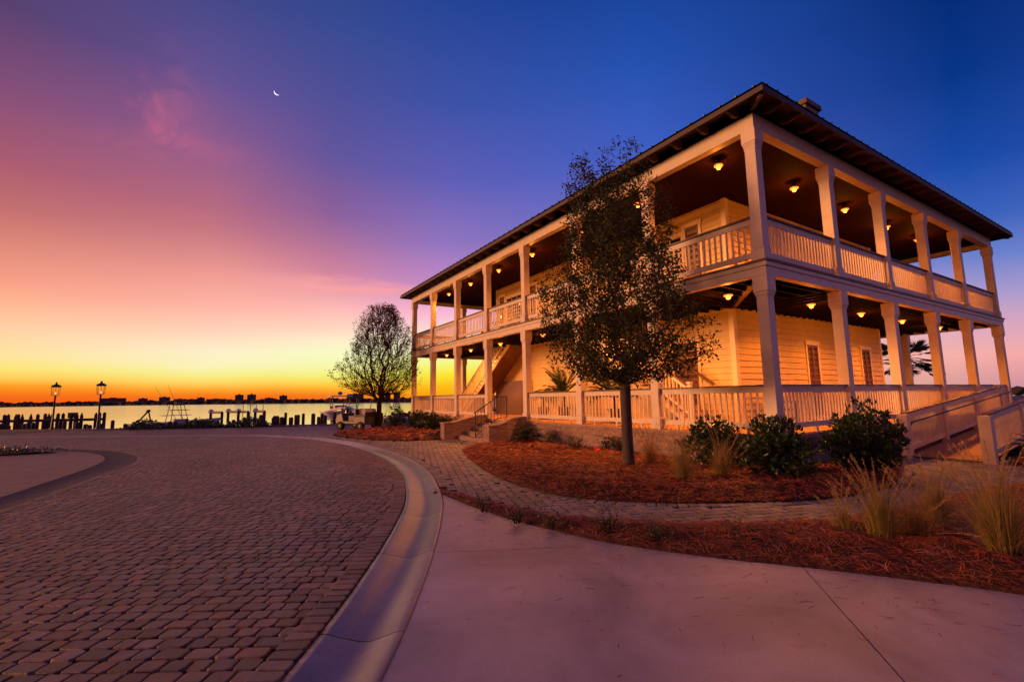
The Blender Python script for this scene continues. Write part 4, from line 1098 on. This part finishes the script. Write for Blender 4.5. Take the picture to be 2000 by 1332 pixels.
while t_ < d[-1]:
    x = np.interp(t_, d, swl[:, 0]); y = np.interp(t_, d, swl[:, 1]); t_ += rg.choice([.26, .36, .5, .85])*(1.6 if x < -9 else 1)
    sx, sy, dd = proj((x, y, 0))
    if not (-60 < sx[0] < 815): continue
    t_ -= (.22 if x > -1 and x < 8 else 0)*rg.uniform(.3, 1); off = rg.uniform(.45, .9); h = rg.uniform(.35, .85)+(.35 if sx[0] > 500 else 0)
    piling((x+.3*off, y+off, -1.5), 1.5+h*.75, rg.uniform(.09, .15), 'weathered wooden piling standing in the water just behind the seawall', 'pilings along the seawall')
def hedge(name, label, x0, x1, hh, seed, dens=160):
    rg = np.random.default_rng(seed); P = []
    sel = swl[(swl[:, 0] > x0) & (swl[:, 0] < x1)]
    L_ = len(sel)*.5; n = int(L_*dens)
    c = sel[rg.integers(0, len(sel), n)]+rg.normal(0, .3, (n, 2))-np.array([.15, .35])
    z = hh*rg.uniform(0, 1, n)*(.6+.4*np.sin(c[:, 0]*2.1+seed))
    V, F = leaves(np.c_[c, z], rg.normal(0, 1, (n, 3)), .16*rg.uniform(.5, 1.3, n)); o = npmesh(name, V, F, 'camleaf'); o['label'] = label; o['category'] = 'plants'
    return struct(o, 'stuff')
hedge('waterside_groundcover', 'low dark groundcover along the seawall', -4.8, 3.2, .62, 4, 420)
lb = np.array([(-4.5, 22.9), (-6.2, 24.35), (-9, 25.8), (-13, 27.2), (-18, 28.5), (-18, 26.5), (-9, 23.9), (-6.3, 22.9)])
mound('mulch_bed', lb, .06, .25)
_P = rng.uniform(lb.min(0), lb.max(0), (9000, 2)); _P = _P[inside(_P, lb)]
V, F = leaves(np.c_[_P, rng.uniform(.02, .2, len(_P))], rng.normal(0, 1, (len(_P), 3)), .12); o = npmesh('groundcover', V, F, 'camleaf'); o['label'] = 'dark low groundcover along the far edge of the left concrete apron'; o['category'] = 'plants'; struct(o, 'stuff')
# dock at the left
dk = thing('dock', 'long low wooden dock with many posts at the far left', 'dock', (-12, 60, 0))
def dpart(mb, nm, m='pile'): par(mb.build(nm, m), dk)
da, db = dpt(-80, 822, 62), dpt(190, 822, 55)
za = float(dpt(50, 822, 58)[2])
dpart(MB().beam((da[0], da[1], za), (db[0], db[1], za), 1.2, .2), 'deck')
for i in range(30):
    s = (i+rg.uniform(-.2, .2))/29; q = da+(db-da)*min(max(s, 0), 1); tt_ = rg.choice([.8, -.8]); nv = np.array([-(db-da)[1], (db-da)[0]]); nv = nv/np.linalg.norm(nv)
    dpart(MB().lathe([(.13, -1.3), (.12, za+.2+rg.uniform(0, .35)), (.02, za+.6)], (q[0]+nv[0]*tt_, q[1]+nv[1]*tt_, 0), 8), 'dock_post')
q = dpt(142, 815, 57)
dpart(MB().box(q[0]-.28, q[0]+.28, q[1]-.3, q[1]+.3, za+.15, za+.62), 'dock_box')
# lamp posts
def lamp_post(p, label):
    t = thing('lamp_post', label, 'street lamp', p, group='lantern posts at the seawall')
    MB().lathe([(.16, 0), (.16, .12), (.10, .2), (.085, .6), (.07, .62), (.055, 2.15), (.08, 2.17), (.05, 2.22), (.09, 2.33), (.10, 2.36)], seg=12).build('post', 'iron', t, smooth=True)
    l = MB()
    for a in range(4):
        c, s = math.cos(a*1.5708+.785), math.sin(a*1.5708+.785); c2, s2 = math.cos((a+1)*1.5708+.785), math.sin((a+1)*1.5708+.785)
        l.beam((.27*c, .27*s, 2.40), (.32*c, .32*s, 2.98), .025, .025); l.beam((.27*c, .27*s, 2.40), (.27*c2, .27*s2, 2.40), .025, .025); l.beam((.32*c, .32*s, 2.98), (.32*c2, .32*s2, 2.98), .03, .03)
    l.beam((-.19, -.19, 2.40), (.19, .19, 2.40), .02, .02); l.beam((-.19, .19, 2.402), (.19, -.19, 2.402), .02, .02)
    l.tube([(0, 0, 2.36), (0, 0, 2.98)], .018, 6)
    t.scale = (.86, .86, 1); fr = l.build('lantern', 'iron', t)
    MB().lathe([(.36, 2.98), (.34, 3.02), (.26, 3.1), (.12, 3.16), (.07, 3.18), (.08, 3.23), (.05, 3.28), (.01, 3.34)], seg=12).build('lantern_roof', 'iron', fr, smooth=True)
    MB().lathe([(.01, 2.46), (.035, 2.5), (.04, 2.56), (.015, 2.64)], seg=8).build('bulb', 'dimlamp', fr)
    return t
lamp_post((-9.8, 44.6, -.03), 'dark lantern post at the seawall, left one of the pair')
lamp_post((-6.95, 41.9, -.03), 'dark lantern post at the seawall, right one of the pair, nearer the fishing boat')
# boats
def hull(L_, W, H, m, bow=.35, n=14):
    mb = MB(); rows = []
    for i in range(n+1):
        s = i/n; w = W/2*(1 if s < .5 else max(.02, math.cos((s-.5)*math.pi*.98))**.75); sh = H*(1+bow*s*s)
        rows.append([(-w*.96+0, s*L_-L_/2+ .12*L_*0, sh), (-w, s*L_-L_/2, sh*.82), (-w*.72, s*L_*.97-L_/2, H*.30*(1+s*s)), (0, s*L_*.92-L_/2, H*(.0+.55*s**4)), (w*.72, s*L_*.97-L_/2, H*.30*(1+s*s)), (w, s*L_-L_/2, sh*.82), (w*.96, s*L_-L_/2, sh)])
    for r_ in rows: mb.v += r_
    for i in range(n):
        for j in range(6): a = i*7+j; mb.f.append((a, a+1, a+8, a+7))
        a = i*7; mb.f.append((a, a+7, a+13, a+6))
    mb.f.append(tuple(range(7))); return mb
p = dpt(345, 826, 54)
fb = thing('fishing_boat', 'sport fishing boat with tall tuna tower and two long outriggers', 'boat', (float(p[0]), float(p[1]), -.85), R(-72)); fb.scale = (.8, .85, .66)
hull(8.5, 3.0, 1.2, 'white').build('hull', 'boatgrey', fb)
mb = MB(); mb.prism([(-.5, 1.15), (1.3, 1.2), (.8, 1.62), (-.4, 1.62)], 0, -.7, .7); mb.build('cabin', 'boatgrey', fb)
MB().box(-1.15, 1.15, -1.5, 1.1, 2.14, 2.19).build('hardtop', 'boatgrey', fb)
mb = MB()
for x in (-1.05, 1.05):
    mb.tube([(x, -.8, 1.2), (x*.55, -.5, 4.3)], .04, 6); mb.tube([(x, .8, 1.3), (x*.55, .3, 4.3)], .04, 6)
mb.box(-1.0, 1.0, -.9, .9, 2.85, 2.93); mb.box(-.75, .75, -.7, .5, 3.55, 3.62); mb.box(-.62, .62, -.55, .4, 4.28, 4.36)
mb.build('tuna_tower', 'steel', fb); MB().blob((0, -.1, 3.85), .32, 2, 1, (1, .6, .8)).build('helm_cover', 'navy', fb)
for x in (-1.2, 1.2): MB().tube([(x, .2, 1.6), (x*2.2, -1.6, 6.2)], [.03, .012], 5).build('outrigger', 'steel', fb)
def console_boat(px_, py_, D_, z, rz_a, label, s=1.0, ttop=True):
    p = dpt(px_, py_, D_); t = thing('console_boat', label, 'boat', (float(p[0]), float(p[1]), z), rz_a)
    h_ = hull(6.2*s, 2.2*s, .95*s, 'navy', .45); h_.build('hull', 'navy', t); g_ = MB()
    n = 14
    for sd in (-1, 1):
        pts = []
        for i in range(n+1):
            q = i/n; w = 2.2*s/2*(1 if q < .5 else max(.02, math.cos((q-.5)*math.pi*.98))**.75); pts.append((sd*w, q*6.2*s-3.1*s, .95*s*(1+.45*q*q)*.93))
        g_.tube(pts, .09*s, 6)
    g_.build('gunwale', 'white', t)
    MB().box(-.45*s, .45*s, -.6*s, .3*s, .5*s, 1.45*s).build('console', 'white', t)
    if ttop:
        MB().box(-.85*s, .85*s, -1.1*s, .7*s, 2.15*s, 2.23*s).build('hardtop', 'white', t); m_ = MB()
        for x in (-.6, .6):
            for y in (-.8, .4): m_.tube([(x*s, y*s, .8*s), (x*s*1.1, y*s, 2.15*s)], .03, 6)
        m_.build('top_frame', 'steel', t); MB().blob((0, -.1*s, 2.42*s), .22*s, 4, 1, (1, 1, .7), .05).build('radar', 'navy', t)
    MB().box(-.25*s, .25*s, -3.5*s, -3.1*s, .4*s, 1.35*s).build('outboard_motor', 'iron', t)
    return t
console_boat(664, 800, 41, -.15, R(178), 'white and blue centre console boat on a lift behind the golf cart')
console_boat(778, 806, 36, -.55, R(150), 'white bow of a small boat showing between the shrubs and the house corner', .85, False)
def boat_lift(px0, px1, ytop, D_, label):
    a, b = dpt(px0, 820, D_), dpt(px1, 820, D_-1.5); zt = float(dpt((px0+px1)/2, ytop, D_)[2])
    t = thing('boat_lift', label, 'boat lift', (float(a[0]), float(a[1]), 0), group='boat lifts in the water')
    def pp(mb, nm, m): par(mb.build(nm, m, None, smooth=False), t)
    for q in (a, b): pp(MB().tube([(q[0], q[1], -1.4), (q[0], q[1], zt)], .11, 8), 'lift_post', 'pile')
    pp(MB().tube([(a[0], a[1], zt), (b[0], b[1], zt)], .10, 8), 'lift_beam', 'steel')
    pp(MB().blob((a[0], a[1], zt+.08), .24, 1, 1, (1, 1, 1), .05), 'motor', 'white')
    pp(MB().beam((a[0], a[1], zt-1.0), (b[0], b[1], zt-1.0), .12, .16), 'cradle_beam', 'steel')
boat_lift(411, 433, 805, 50, 'dark pipe boat lift, leftmost of the row')
boat_lift(445, 465, 804, 49, 'dark pipe boat lift, second in the row')
boat_lift(465, 484, 804, 48, 'dark pipe boat lift, third in the row')
boat_lift(498, 516, 803, 47, 'dark pipe boat lift with a motor, nearest the bare tree')
boat_lift(648, 668, 802, 43, 'boat lift holding the blue centre console boat')
for i, px_ in enumerate((474, 488, 500, 513)):
    p = dpt(px_, 815, 47); o = MB().tube([(0, 0, -1.5), (0, 0, float(dpt(px_, 790, 47)[2]))], .03, 6).build('mooring_pole', 'steel'); o.location = (float(p[0]), float(p[1]), 0)
    tag(o, 'thin upright pole among the boat lifts', 'pole', 'thin poles among the boat lifts')
p = dpt(283, 830, 44)
t = thing('a_frame_hoist', 'leaning A-shaped hoist standing at the seawall left of the fishing boat', 'hoist', (float(p[0]), float(p[1]), 0))
mb = MB(); mb.tube([(-.9, 0, -.3), (.15, 0, 1.15)], .06, 6); mb.tube([(.45, .2, -.3), (.15, 0, 1.15)], .05, 6); mb.build('legs', 'pile', t); MB().blob((.15, 0, 1.15), .16, 1, 1).build('pulley', 'pile', t)
# golf cart parked behind the bare tree
gc = thing('golf_cart', 'pale golf cart with windscreen and cargo bed parked beside the bare tree', 'golf cart', (6.95, 28.3, 0), R(118))
mb = MB(); mb.prism([(-1.15, .32), (1.25, .32), (1.32, .55), (1.15, .85), (.75, .95), (.62, .5), (-.25, .5), (-.25, .75), (-1.15, .78)], 1, -.58, .58); bevel(mb.build('body', 'cartpaint', gc), .04)
for x in (-.8, .85):
    for y in (-.55, .55):
        w = MB(); w.tube([(x, y-.1, .23), (x, y+.1, .23)], .23, 16); wo = w.build('wheel', 'rubber', gc); MB().tube([(x, y-.105, .23), (x, y+.105, .23)], .09, 12).build('rim', 'cartpaint', wo)
MB().box(-.25, .2, -.55, .55, .501, .78).build('seat', 'capwood', gc); MB().beam((-.3, -.55, .98), (-.3, .55, .98), .1, .4).build('backrest', 'capwood', gc)
mb = MB()
for y in (-.55, .55): mb.tube([(.85, y, .9), (.55, y, 1.75)], .025, 6); mb.tube([(-.35, y, .75), (-.45, y, 1.75)], .025, 6)
mb.tube([(.55, -.55, 1.75), (.55, .55, 1.75)], .025, 6); mb.tube([(.7, -.55, 1.32), (.7, .55, 1.32)], .015, 6); mb.tube([(-.45, -.55, 1.75), (-.45, .55, 1.75)], .025, 6); mb.build('frame', 'iron', gc)
mb = MB(); mb.box(-1.2, -.35, -.6, .6, .785, .83); mb.box(-1.2, -1.16, -.6, .6, .831, 1.0); mb.build('cargo_bed', 'iron', gc)
mb = MB(); mb.tube([(-.6, -.4, 1.0), (-.6, .4, 1.0)], [.16, .16], 10); mb.tube([(-.9, -.35, 1.02), (-.9, .45, 1.02)], [.17, .17], 10); o = mb.build('rolled_bag', 'cushion'); o.parent = None
o.location = gc.location; o.rotation_euler = gc.rotation_euler; tag(o, 'two rolled bags lying in the cargo bed of the golf cart', 'bags')
MB().tube([(.55, .28, .9), (.32, .28, 1.12)], .02, 6).build('steering_column', 'iron', gc)

# far shore
shore = [(-900, 2300), (-560, 2000), (-260, 1500), (-60, 1080), (40, 780), (100, 560), (150, 415), (260, 330), (500, 300), (900, 320)]
shp = resample(catmull(shore, 8), 8.0)
poly = np.r_[shp, [(2500, 800), (2500, 6000), (-2500, 6000), (-2500, 2600)]]
struct(flat('far_shore', poly, -.6, 'farland', -2).build('far_shore', 'farland'))
mb = MB(); rg = np.random.default_rng(21); T, N_ = normals(shp)
for i, p in enumerate(shp):
    dd = math.hypot(*p)
    for k in range(2):
        q = p-N_[i]*rg.uniform(6, 30)+rg.normal(0, 3, 2); r_ = dd*.0034*rg.uniform(.6, 1.5)+1.2
        mb.blob((q[0], q[1], r_*.35), r_, int(rg.integers(1e6)), 1, (1.5, 1.3, .8), .25)
struct(mb.build('far_woods', 'farwood'), 'stuff')
mb = MB()
for i in range(220):
    a = R(rg.uniform(40, 112)); D_ = rg.uniform(230, 330); r_ = rg.uniform(1.6, 3.2); mb.blob((math.sin(a)*D_, math.cos(a)*D_, r_*.3), r_, int(rg.integers(1e6)), 1, (1.8, 1.5, .8), .25)
struct(mb.build('inland_woods', 'farwood'), 'stuff')
def far_building(px_, w, ytop, label, kind=0):
    xs = [-100, 0, 200, 350, 500, 700, 800, 900]; ds = [2150, 2000, 1650, 1200, 810, 510, 450, 420]
    D_ = float(np.interp(px_, xs, ds))+35; p = dpt(px_, 785, D_); zt = float(dpt(px_, ytop, D_)[2]); W = w/f_px*math.hypot(D_, 0)/ (1+((px_-1000)/f_px)**2)**.0*.82
    az = math.atan2(p[0], p[1]); t = thing('far_building', label, 'building', (float(p[0]), float(p[1]), -.6), -az)
    h = zt+.6; dep = W*.5
    MB().box(-W/2, W/2, 0, dep, 0, h).build('wall', 'far', t)
    mb = MB(); nf = max(3, int(h/3.2)); nc = max(3, int(W/4.5))
    for f_ in range(nf):
        for c_ in range(nc):
            x = -W/2+(c_+.2)*W/nc; z = .9+f_*h/nf; mb.box(x, x+W/nc*.6, -.25, -.02, z, z+h/nf*.5)
    mb.build('windows', 'farwin', t)
    MB().box(-W*.15, W*.12, dep*.3, dep*.7, h, h+h*.09).build('roof_block', 'far', t)
fbs = [(221, 36, 777.5, 'wide low apartment block on the far shore, right of the right lantern post'), (279, 14, 778, 'small pale block on the far shore between lantern posts and fishing boat'),
       (321, 17, 775.5, 'dark square block on the far shore directly above the fishing boat tower'), (351, 20, 779, 'low broad block on the far shore just right of the fishing boat'),
       (374, 18, 779.5, 'second low block on the far shore right of the fishing boat'), (392, 13, 776.5, 'stepped block on the far shore left of the boat lifts'), (422, 34, 779, 'long low block on the far shore above the leftmost boat lift'),
       (467, 15, 771, 'tall block on the far shore above the middle boat lifts, left one of two alike'), (491, 16, 770.5, 'tall block on the far shore, right one of the two alike above the boat lifts'), (525, 16, 777, 'low block on the far shore right of the boat lifts'),
       (553, 15, 772.5, 'tall narrow block on the far shore midway between boat lifts and bare tree'), (694, 35, 769.5, 'broad pale striped apartment block on the far shore left of the bare tree trunk'), (746, 10, 772, 'narrow low block on the far shore just right of the bare tree trunk'),
       (757, 13, 767, 'tall tower on the far shore right of the bare tree, left one of two'), (775, 15, 767, 'tall tower on the far shore right of the bare tree, right one of two')]
for b_ in fbs: far_building(*b_)
# pale pavilion roof beyond the porch railing
p = dpt(875, 770, 46); 
t = thing('boat_shed', 'long pale shed with a low roof seen through the far porch bays', 'shed', (float(p[0])+2, float(p[1]), -1.4), R(-8))
MB().box(-4, 5, 0, 4, 1.2, 2.2).build('wall', 'far', t); MB().prism([(-.3, 2.2), (4.3, 2.2), (2, 2.95)], 0, -4.3, 5.3).build('roof', 'steel', t)
for x in (-3.8, .5, 4.8): MB().box(x-.1, x+.1, .1, .3, -1, 1.2).build('post', 'pile', t)

# ------------------------------------------------------------------ moon, sky, light
v = ray(541, 181); mp_ = NC+v*3000; mr = 14.0
n = 24; poly = []
for i in range(n+1):
    th = -math.pi/2+math.pi*i/n; poly.append((mr*math.cos(th), mr*math.sin(th)))
for i in range(n-1, 0, -1):
    th = -math.pi/2+math.pi*i/n; poly.append((mr*.66*math.cos(th), mr*math.sin(th)))
mb = MB(); mb.prism(poly, 2, -2, 2); mo = mb.build('moon', 'moon'); tag(mo, 'thin white crescent moon high in the purple sky', 'moon')
zax = Vector(-v); xax = (-cr*.68-cu*.80); xax = (xax-zax*xax.dot(zax)).normalized(); yax = zax.cross(xax)
mo.matrix_world = Matrix(((xax.x, yax.x, zax.x, mp_[0]), (xax.y, yax.y, zax.y, mp_[1]), (xax.z, yax.z, zax.z, mp_[2]), (0, 0, 0, 1)))

W = bpy.data.worlds.new('World'); S.world = W; W.use_nodes = True
N, L = W.node_tree.nodes, W.node_tree.links; BG = N['Background']
tc = N.new('ShaderNodeTexCoord'); sx = N.new('ShaderNodeSeparateXYZ'); L.new(tc.outputs['Generated'], sx.inputs[0])
def math_(op, a, b=None, clamp=False):
    m_ = N.new('ShaderNodeMath'); m_.operation = op; m_.use_clamp = clamp
    for i, q in enumerate((a, b)):
        if q is None: continue
        if isinstance(q, (int, float)): m_.inputs[i].default_value = q
        else: L.new(q, m_.inputs[i])
    return m_.outputs[0]
el = math_('MULTIPLY', math_('ARCSINE', sx.outputs[2]), 57.2958)
az = math_('MULTIPLY', math_('ARCTAN2', sx.outputs[0], sx.outputs[1]), 57.2958)
# slow warping so that the gradient is not ruled
nz = N.new('ShaderNodeTexNoise'); nz.inputs['Scale'].default_value = 2.2; nz.inputs['Detail'].default_value = 3; L.new(tc.outputs['Generated'], nz.inputs['Vector'])
w_ = math_('SUBTRACT', nz.outputs['Fac'], .5)
azw = math_('ADD', az, math_('MULTIPLY', w_, 9)); elw = math_('ADD', el, math_('MULTIPLY', w_, 2.0))
ef = math_('DIVIDE', elw, 60.0, True)
efr = math_('DIVIDE', math_('MAXIMUM', el, 0.0), 60.0, True)
def ramp(stops):
    rp = N.new('ShaderNodeValToRGB'); cr_ = rp.color_ramp; cr_.interpolation = 'EASE' if False else 'LINEAR'
    while len(cr_.elements) > 1: cr_.elements.remove(cr_.elements[-1])
    for i, (e, c) in enumerate(stops):
        q = cr_.elements[0] if i == 0 else cr_.elements.new(min(1, e/60))
        q.position = min(1, e/60); q.color = lin(c)
    mixef = N.new('ShaderNodeMix'); mixef.data_type = 'FLOAT'
    L.new(ef if True else efr, rp.inputs['Fac']); return rp.outputs['Color']
SKY = [(-180, [(0, (125, 90, 130)), (12, (98, 82, 145)), (30, (70, 74, 152)), (60, (80, 66, 114))]),
       (-95, [(0, (255, 165, 90)), (8, (255, 160, 105)), (20, (225, 125, 110)), (35, (170, 105, 120)), (60, (80, 66, 114))]),
       (-17, [(0, (240, 95, 22)), (.6, (248, 110, 28)), (1.4, (255, 155, 32)), (2.0, (255, 202, 85)), (2.8, (253, 228, 118)), (4.0, (255, 228, 160)), (6.1, (255, 210, 165)), (8.6, (255, 180, 144)), (10.3, (248, 160, 134)), (12.4, (230, 145, 125)), (14.5, (212, 128, 115)), (16.5, (194, 110, 110)), (20.5, (168, 90, 112)), (26, (130, 78, 118)), (32, (86, 64, 110)), (48, (60, 58, 118)), (60, (80, 66, 114))]),
       (-2, [(0, (244, 105, 22)), (.6, (250, 122, 28)), (1.1, (255, 160, 40)), (1.9, (255, 215, 98)), (2.7, (247, 240, 142)), (3.5, (251, 244, 186)), (5, (254, 240, 202)), (7.1, (255, 212, 186)), (9.8, (255, 180, 165)), (12.4, (244, 160, 150)), (15, (222, 140, 140)), (17.5, (200, 120, 130)), (20, (182, 106, 128)), (26, (142, 91, 140)), (32, (100, 82, 146)), (39, (66, 72, 136)), (48, (56, 60, 122)), (60, (80, 66, 114))]),
       (10, [(0, (244, 108, 25)), (.5, (248, 120, 32)), (1, (255, 158, 36)), (1.8, (255, 210, 72)), (2.7, (246, 240, 122)), (3.6, (248, 247, 165)), (5.2, (247, 252, 196)), (6.6, (254, 240, 202)), (8, (255, 216, 192)), (10.3, (255, 186, 182)), (14, (212, 137, 160)), (15.8, (198, 125, 156)), (18.5, (168, 110, 154)), (21.2, (140, 96, 154)), (27, (100, 86, 156)), (33, (78, 80, 152)), (40, (54, 74, 146)), (48, (50, 58, 124)), (60, (80, 66, 114))]),
       (24, [(0, (252, 150, 8)), (1.6, (252, 190, 20)), (3.0, (250, 232, 48)), (4.4, (246, 248, 130)), (6, (254, 246, 200)), (8, (255, 222, 212)), (10.5, (250, 184, 212)), (14, (198, 140, 198)), (19, (145, 116, 190)), (26, (96, 94, 180)), (34, (62, 82, 166)), (43, (38, 68, 150)), (50, (40, 58, 124)), (60, (80, 66, 114))]),
       (48, [(0, (255, 200, 120)), (4, (255, 205, 170)), (8, (235, 180, 200)), (13, (160, 140, 205)), (20, (98, 110, 200)), (28, (60, 94, 194)), (36, (38, 82, 176)), (44, (22, 64, 150)), (50, (30, 54, 124)), (60, (80, 66, 114))]),
       (79, [(0, (205, 145, 155)), (2.8, (246, 170, 168)), (5, (222, 168, 188)), (8, (172, 155, 205)), (11.5, (108, 130, 205)), (15, (60, 100, 190)), (20, (26, 74, 168)), (27, (8, 54, 135)), (34, (4, 42, 115)), (48, (14, 40, 108)), (60, (80, 66, 114))]),
       (180, None)]
cols = [(a, ramp(s)) if s else (a, None) for a, s in SKY]; cols[-1] = (180, cols[0][1])
cur = cols[0][1]
for (a0, c0), (a1, c1) in zip(cols[:-1], cols[1:]):
    mr_ = N.new('ShaderNodeMapRange'); mr_.interpolation_type = 'LINEAR'; mr_.inputs['From Min'].default_value = a0; mr_.inputs['From Max'].default_value = a1
    L.new(azw, mr_.inputs['Value']); mx = N.new('ShaderNodeMix'); mx.data_type = 'RGBA'
    L.new(mr_.outputs['Result'], mx.inputs['Factor']); L.new(cur, mx.inputs[6]); L.new(c1, mx.inputs[7]); cur = mx.outputs[2]
# thin pink clouds: a curl high on the left and a band low over the middle
def gauss(x, c, s): q = math_('DIVIDE', math_('SUBTRACT', x, c), s); return math_('POWER', 2.718, math_('MULTIPLY', math_('MULTIPLY', q, q), -1))
n2 = N.new('ShaderNodeTexNoise'); n2.inputs['Scale'].default_value = 13; n2.inputs['Detail'].default_value = 7; n2.inputs['Roughness'].default_value = .6; n2.inputs['Distortion'].default_value = .8
L.new(tc.outputs['Generated'], n2.inputs['Vector'])
wisp = math_('MULTIPLY', math_('SUBTRACT', n2.outputs['Fac'], .40, True), 3.4, True)
azc = math_('ADD', az, math_('MULTIPLY', math_('SUBTRACT', n2.outputs['Fac'], .5), 14)); elc = math_('ADD', el, math_('MULTIPLY', math_('SUBTRACT', nz.outputs['Fac'], .5), 12))
wl = math_('MULTIPLY', math_('MULTIPLY', gauss(azc, -5.5, 1.9), gauss(el, 28.0, 3.4)), .42)
wl = math_('ADD', wl, math_('MULTIPLY', math_('MULTIPLY', gauss(azc, -4.0, 5.0), gauss(elc, 25.2, 1.0)), .35))
n3 = N.new('ShaderNodeTexNoise'); n3.inputs['Scale'].default_value = 5; n3.inputs['Detail'].default_value = 5
mp3 = N.new('ShaderNodeMapping'); mp3.inputs['Scale'].default_value = (1, 1, 7); L.new(tc.outputs['Generated'], mp3.inputs[0]); L.new(mp3.outputs[0], n3.inputs['Vector'])
el3 = math_('ADD', el, math_('MULTIPLY', math_('SUBTRACT', n3.outputs['Fac'], .5), 3.2))
wb = math_('MULTIPLY', math_('MULTIPLY', gauss(az, 13, 9), gauss(el3, 13.0, .6)), 1.0)
fw_ = math_('MULTIPLY', math_('MULTIPLY', wl, math_('ADD', wisp, .15)), .85, True)
mx = N.new('ShaderNodeMix'); mx.data_type = 'RGBA'; L.new(fw_, mx.inputs['Factor']); L.new(cur, mx.inputs[6]); mx.inputs[7].default_value = lin((232, 116, 138)); cur = mx.outputs[2]
fac = math_('MULTIPLY', wb, .85, True)
mx = N.new('ShaderNodeMix'); mx.data_type = 'RGBA'; L.new(fac, mx.inputs['Factor']); L.new(cur, mx.inputs[6]); mx.inputs[7].default_value = lin((255, 164, 164)); cur = mx.outputs[2]
L.new(cur, BG.inputs['Color']); BG.inputs['Strength'].default_value = 1.0

sd = bpy.data.lights.new('sunset_light', 'SUN'); sd.energy = 3.1; sd.angle = R(14); sd.color = (1, .41, .165)
so = bpy.data.objects.new('sunset_light', sd); COL.objects.link(so)
sa, se = R(-60), R(8)
dv = Vector((math.sin(sa)*math.cos(se), math.cos(sa)*math.cos(se), math.sin(se)))
so.rotation_euler = dv.to_track_quat('Z', 'Y').to_euler()

S.view_settings.view_transform = 'Standard'; S.view_settings.look = 'None'; S.view_settings.exposure = 0; S.view_settings.gamma = 1
S.render.engine = 'CYCLES'; S.cycles.use_denoising = True; S.cycles.max_bounces = 6; S.cycles.diffuse_bounces = 3; S.cycles.transparent_max_bounces = 8
S.cycles.sample_clamp_indirect = 6; S.cycles.caustics_reflective = False; S.cycles.caustics_refractive = False
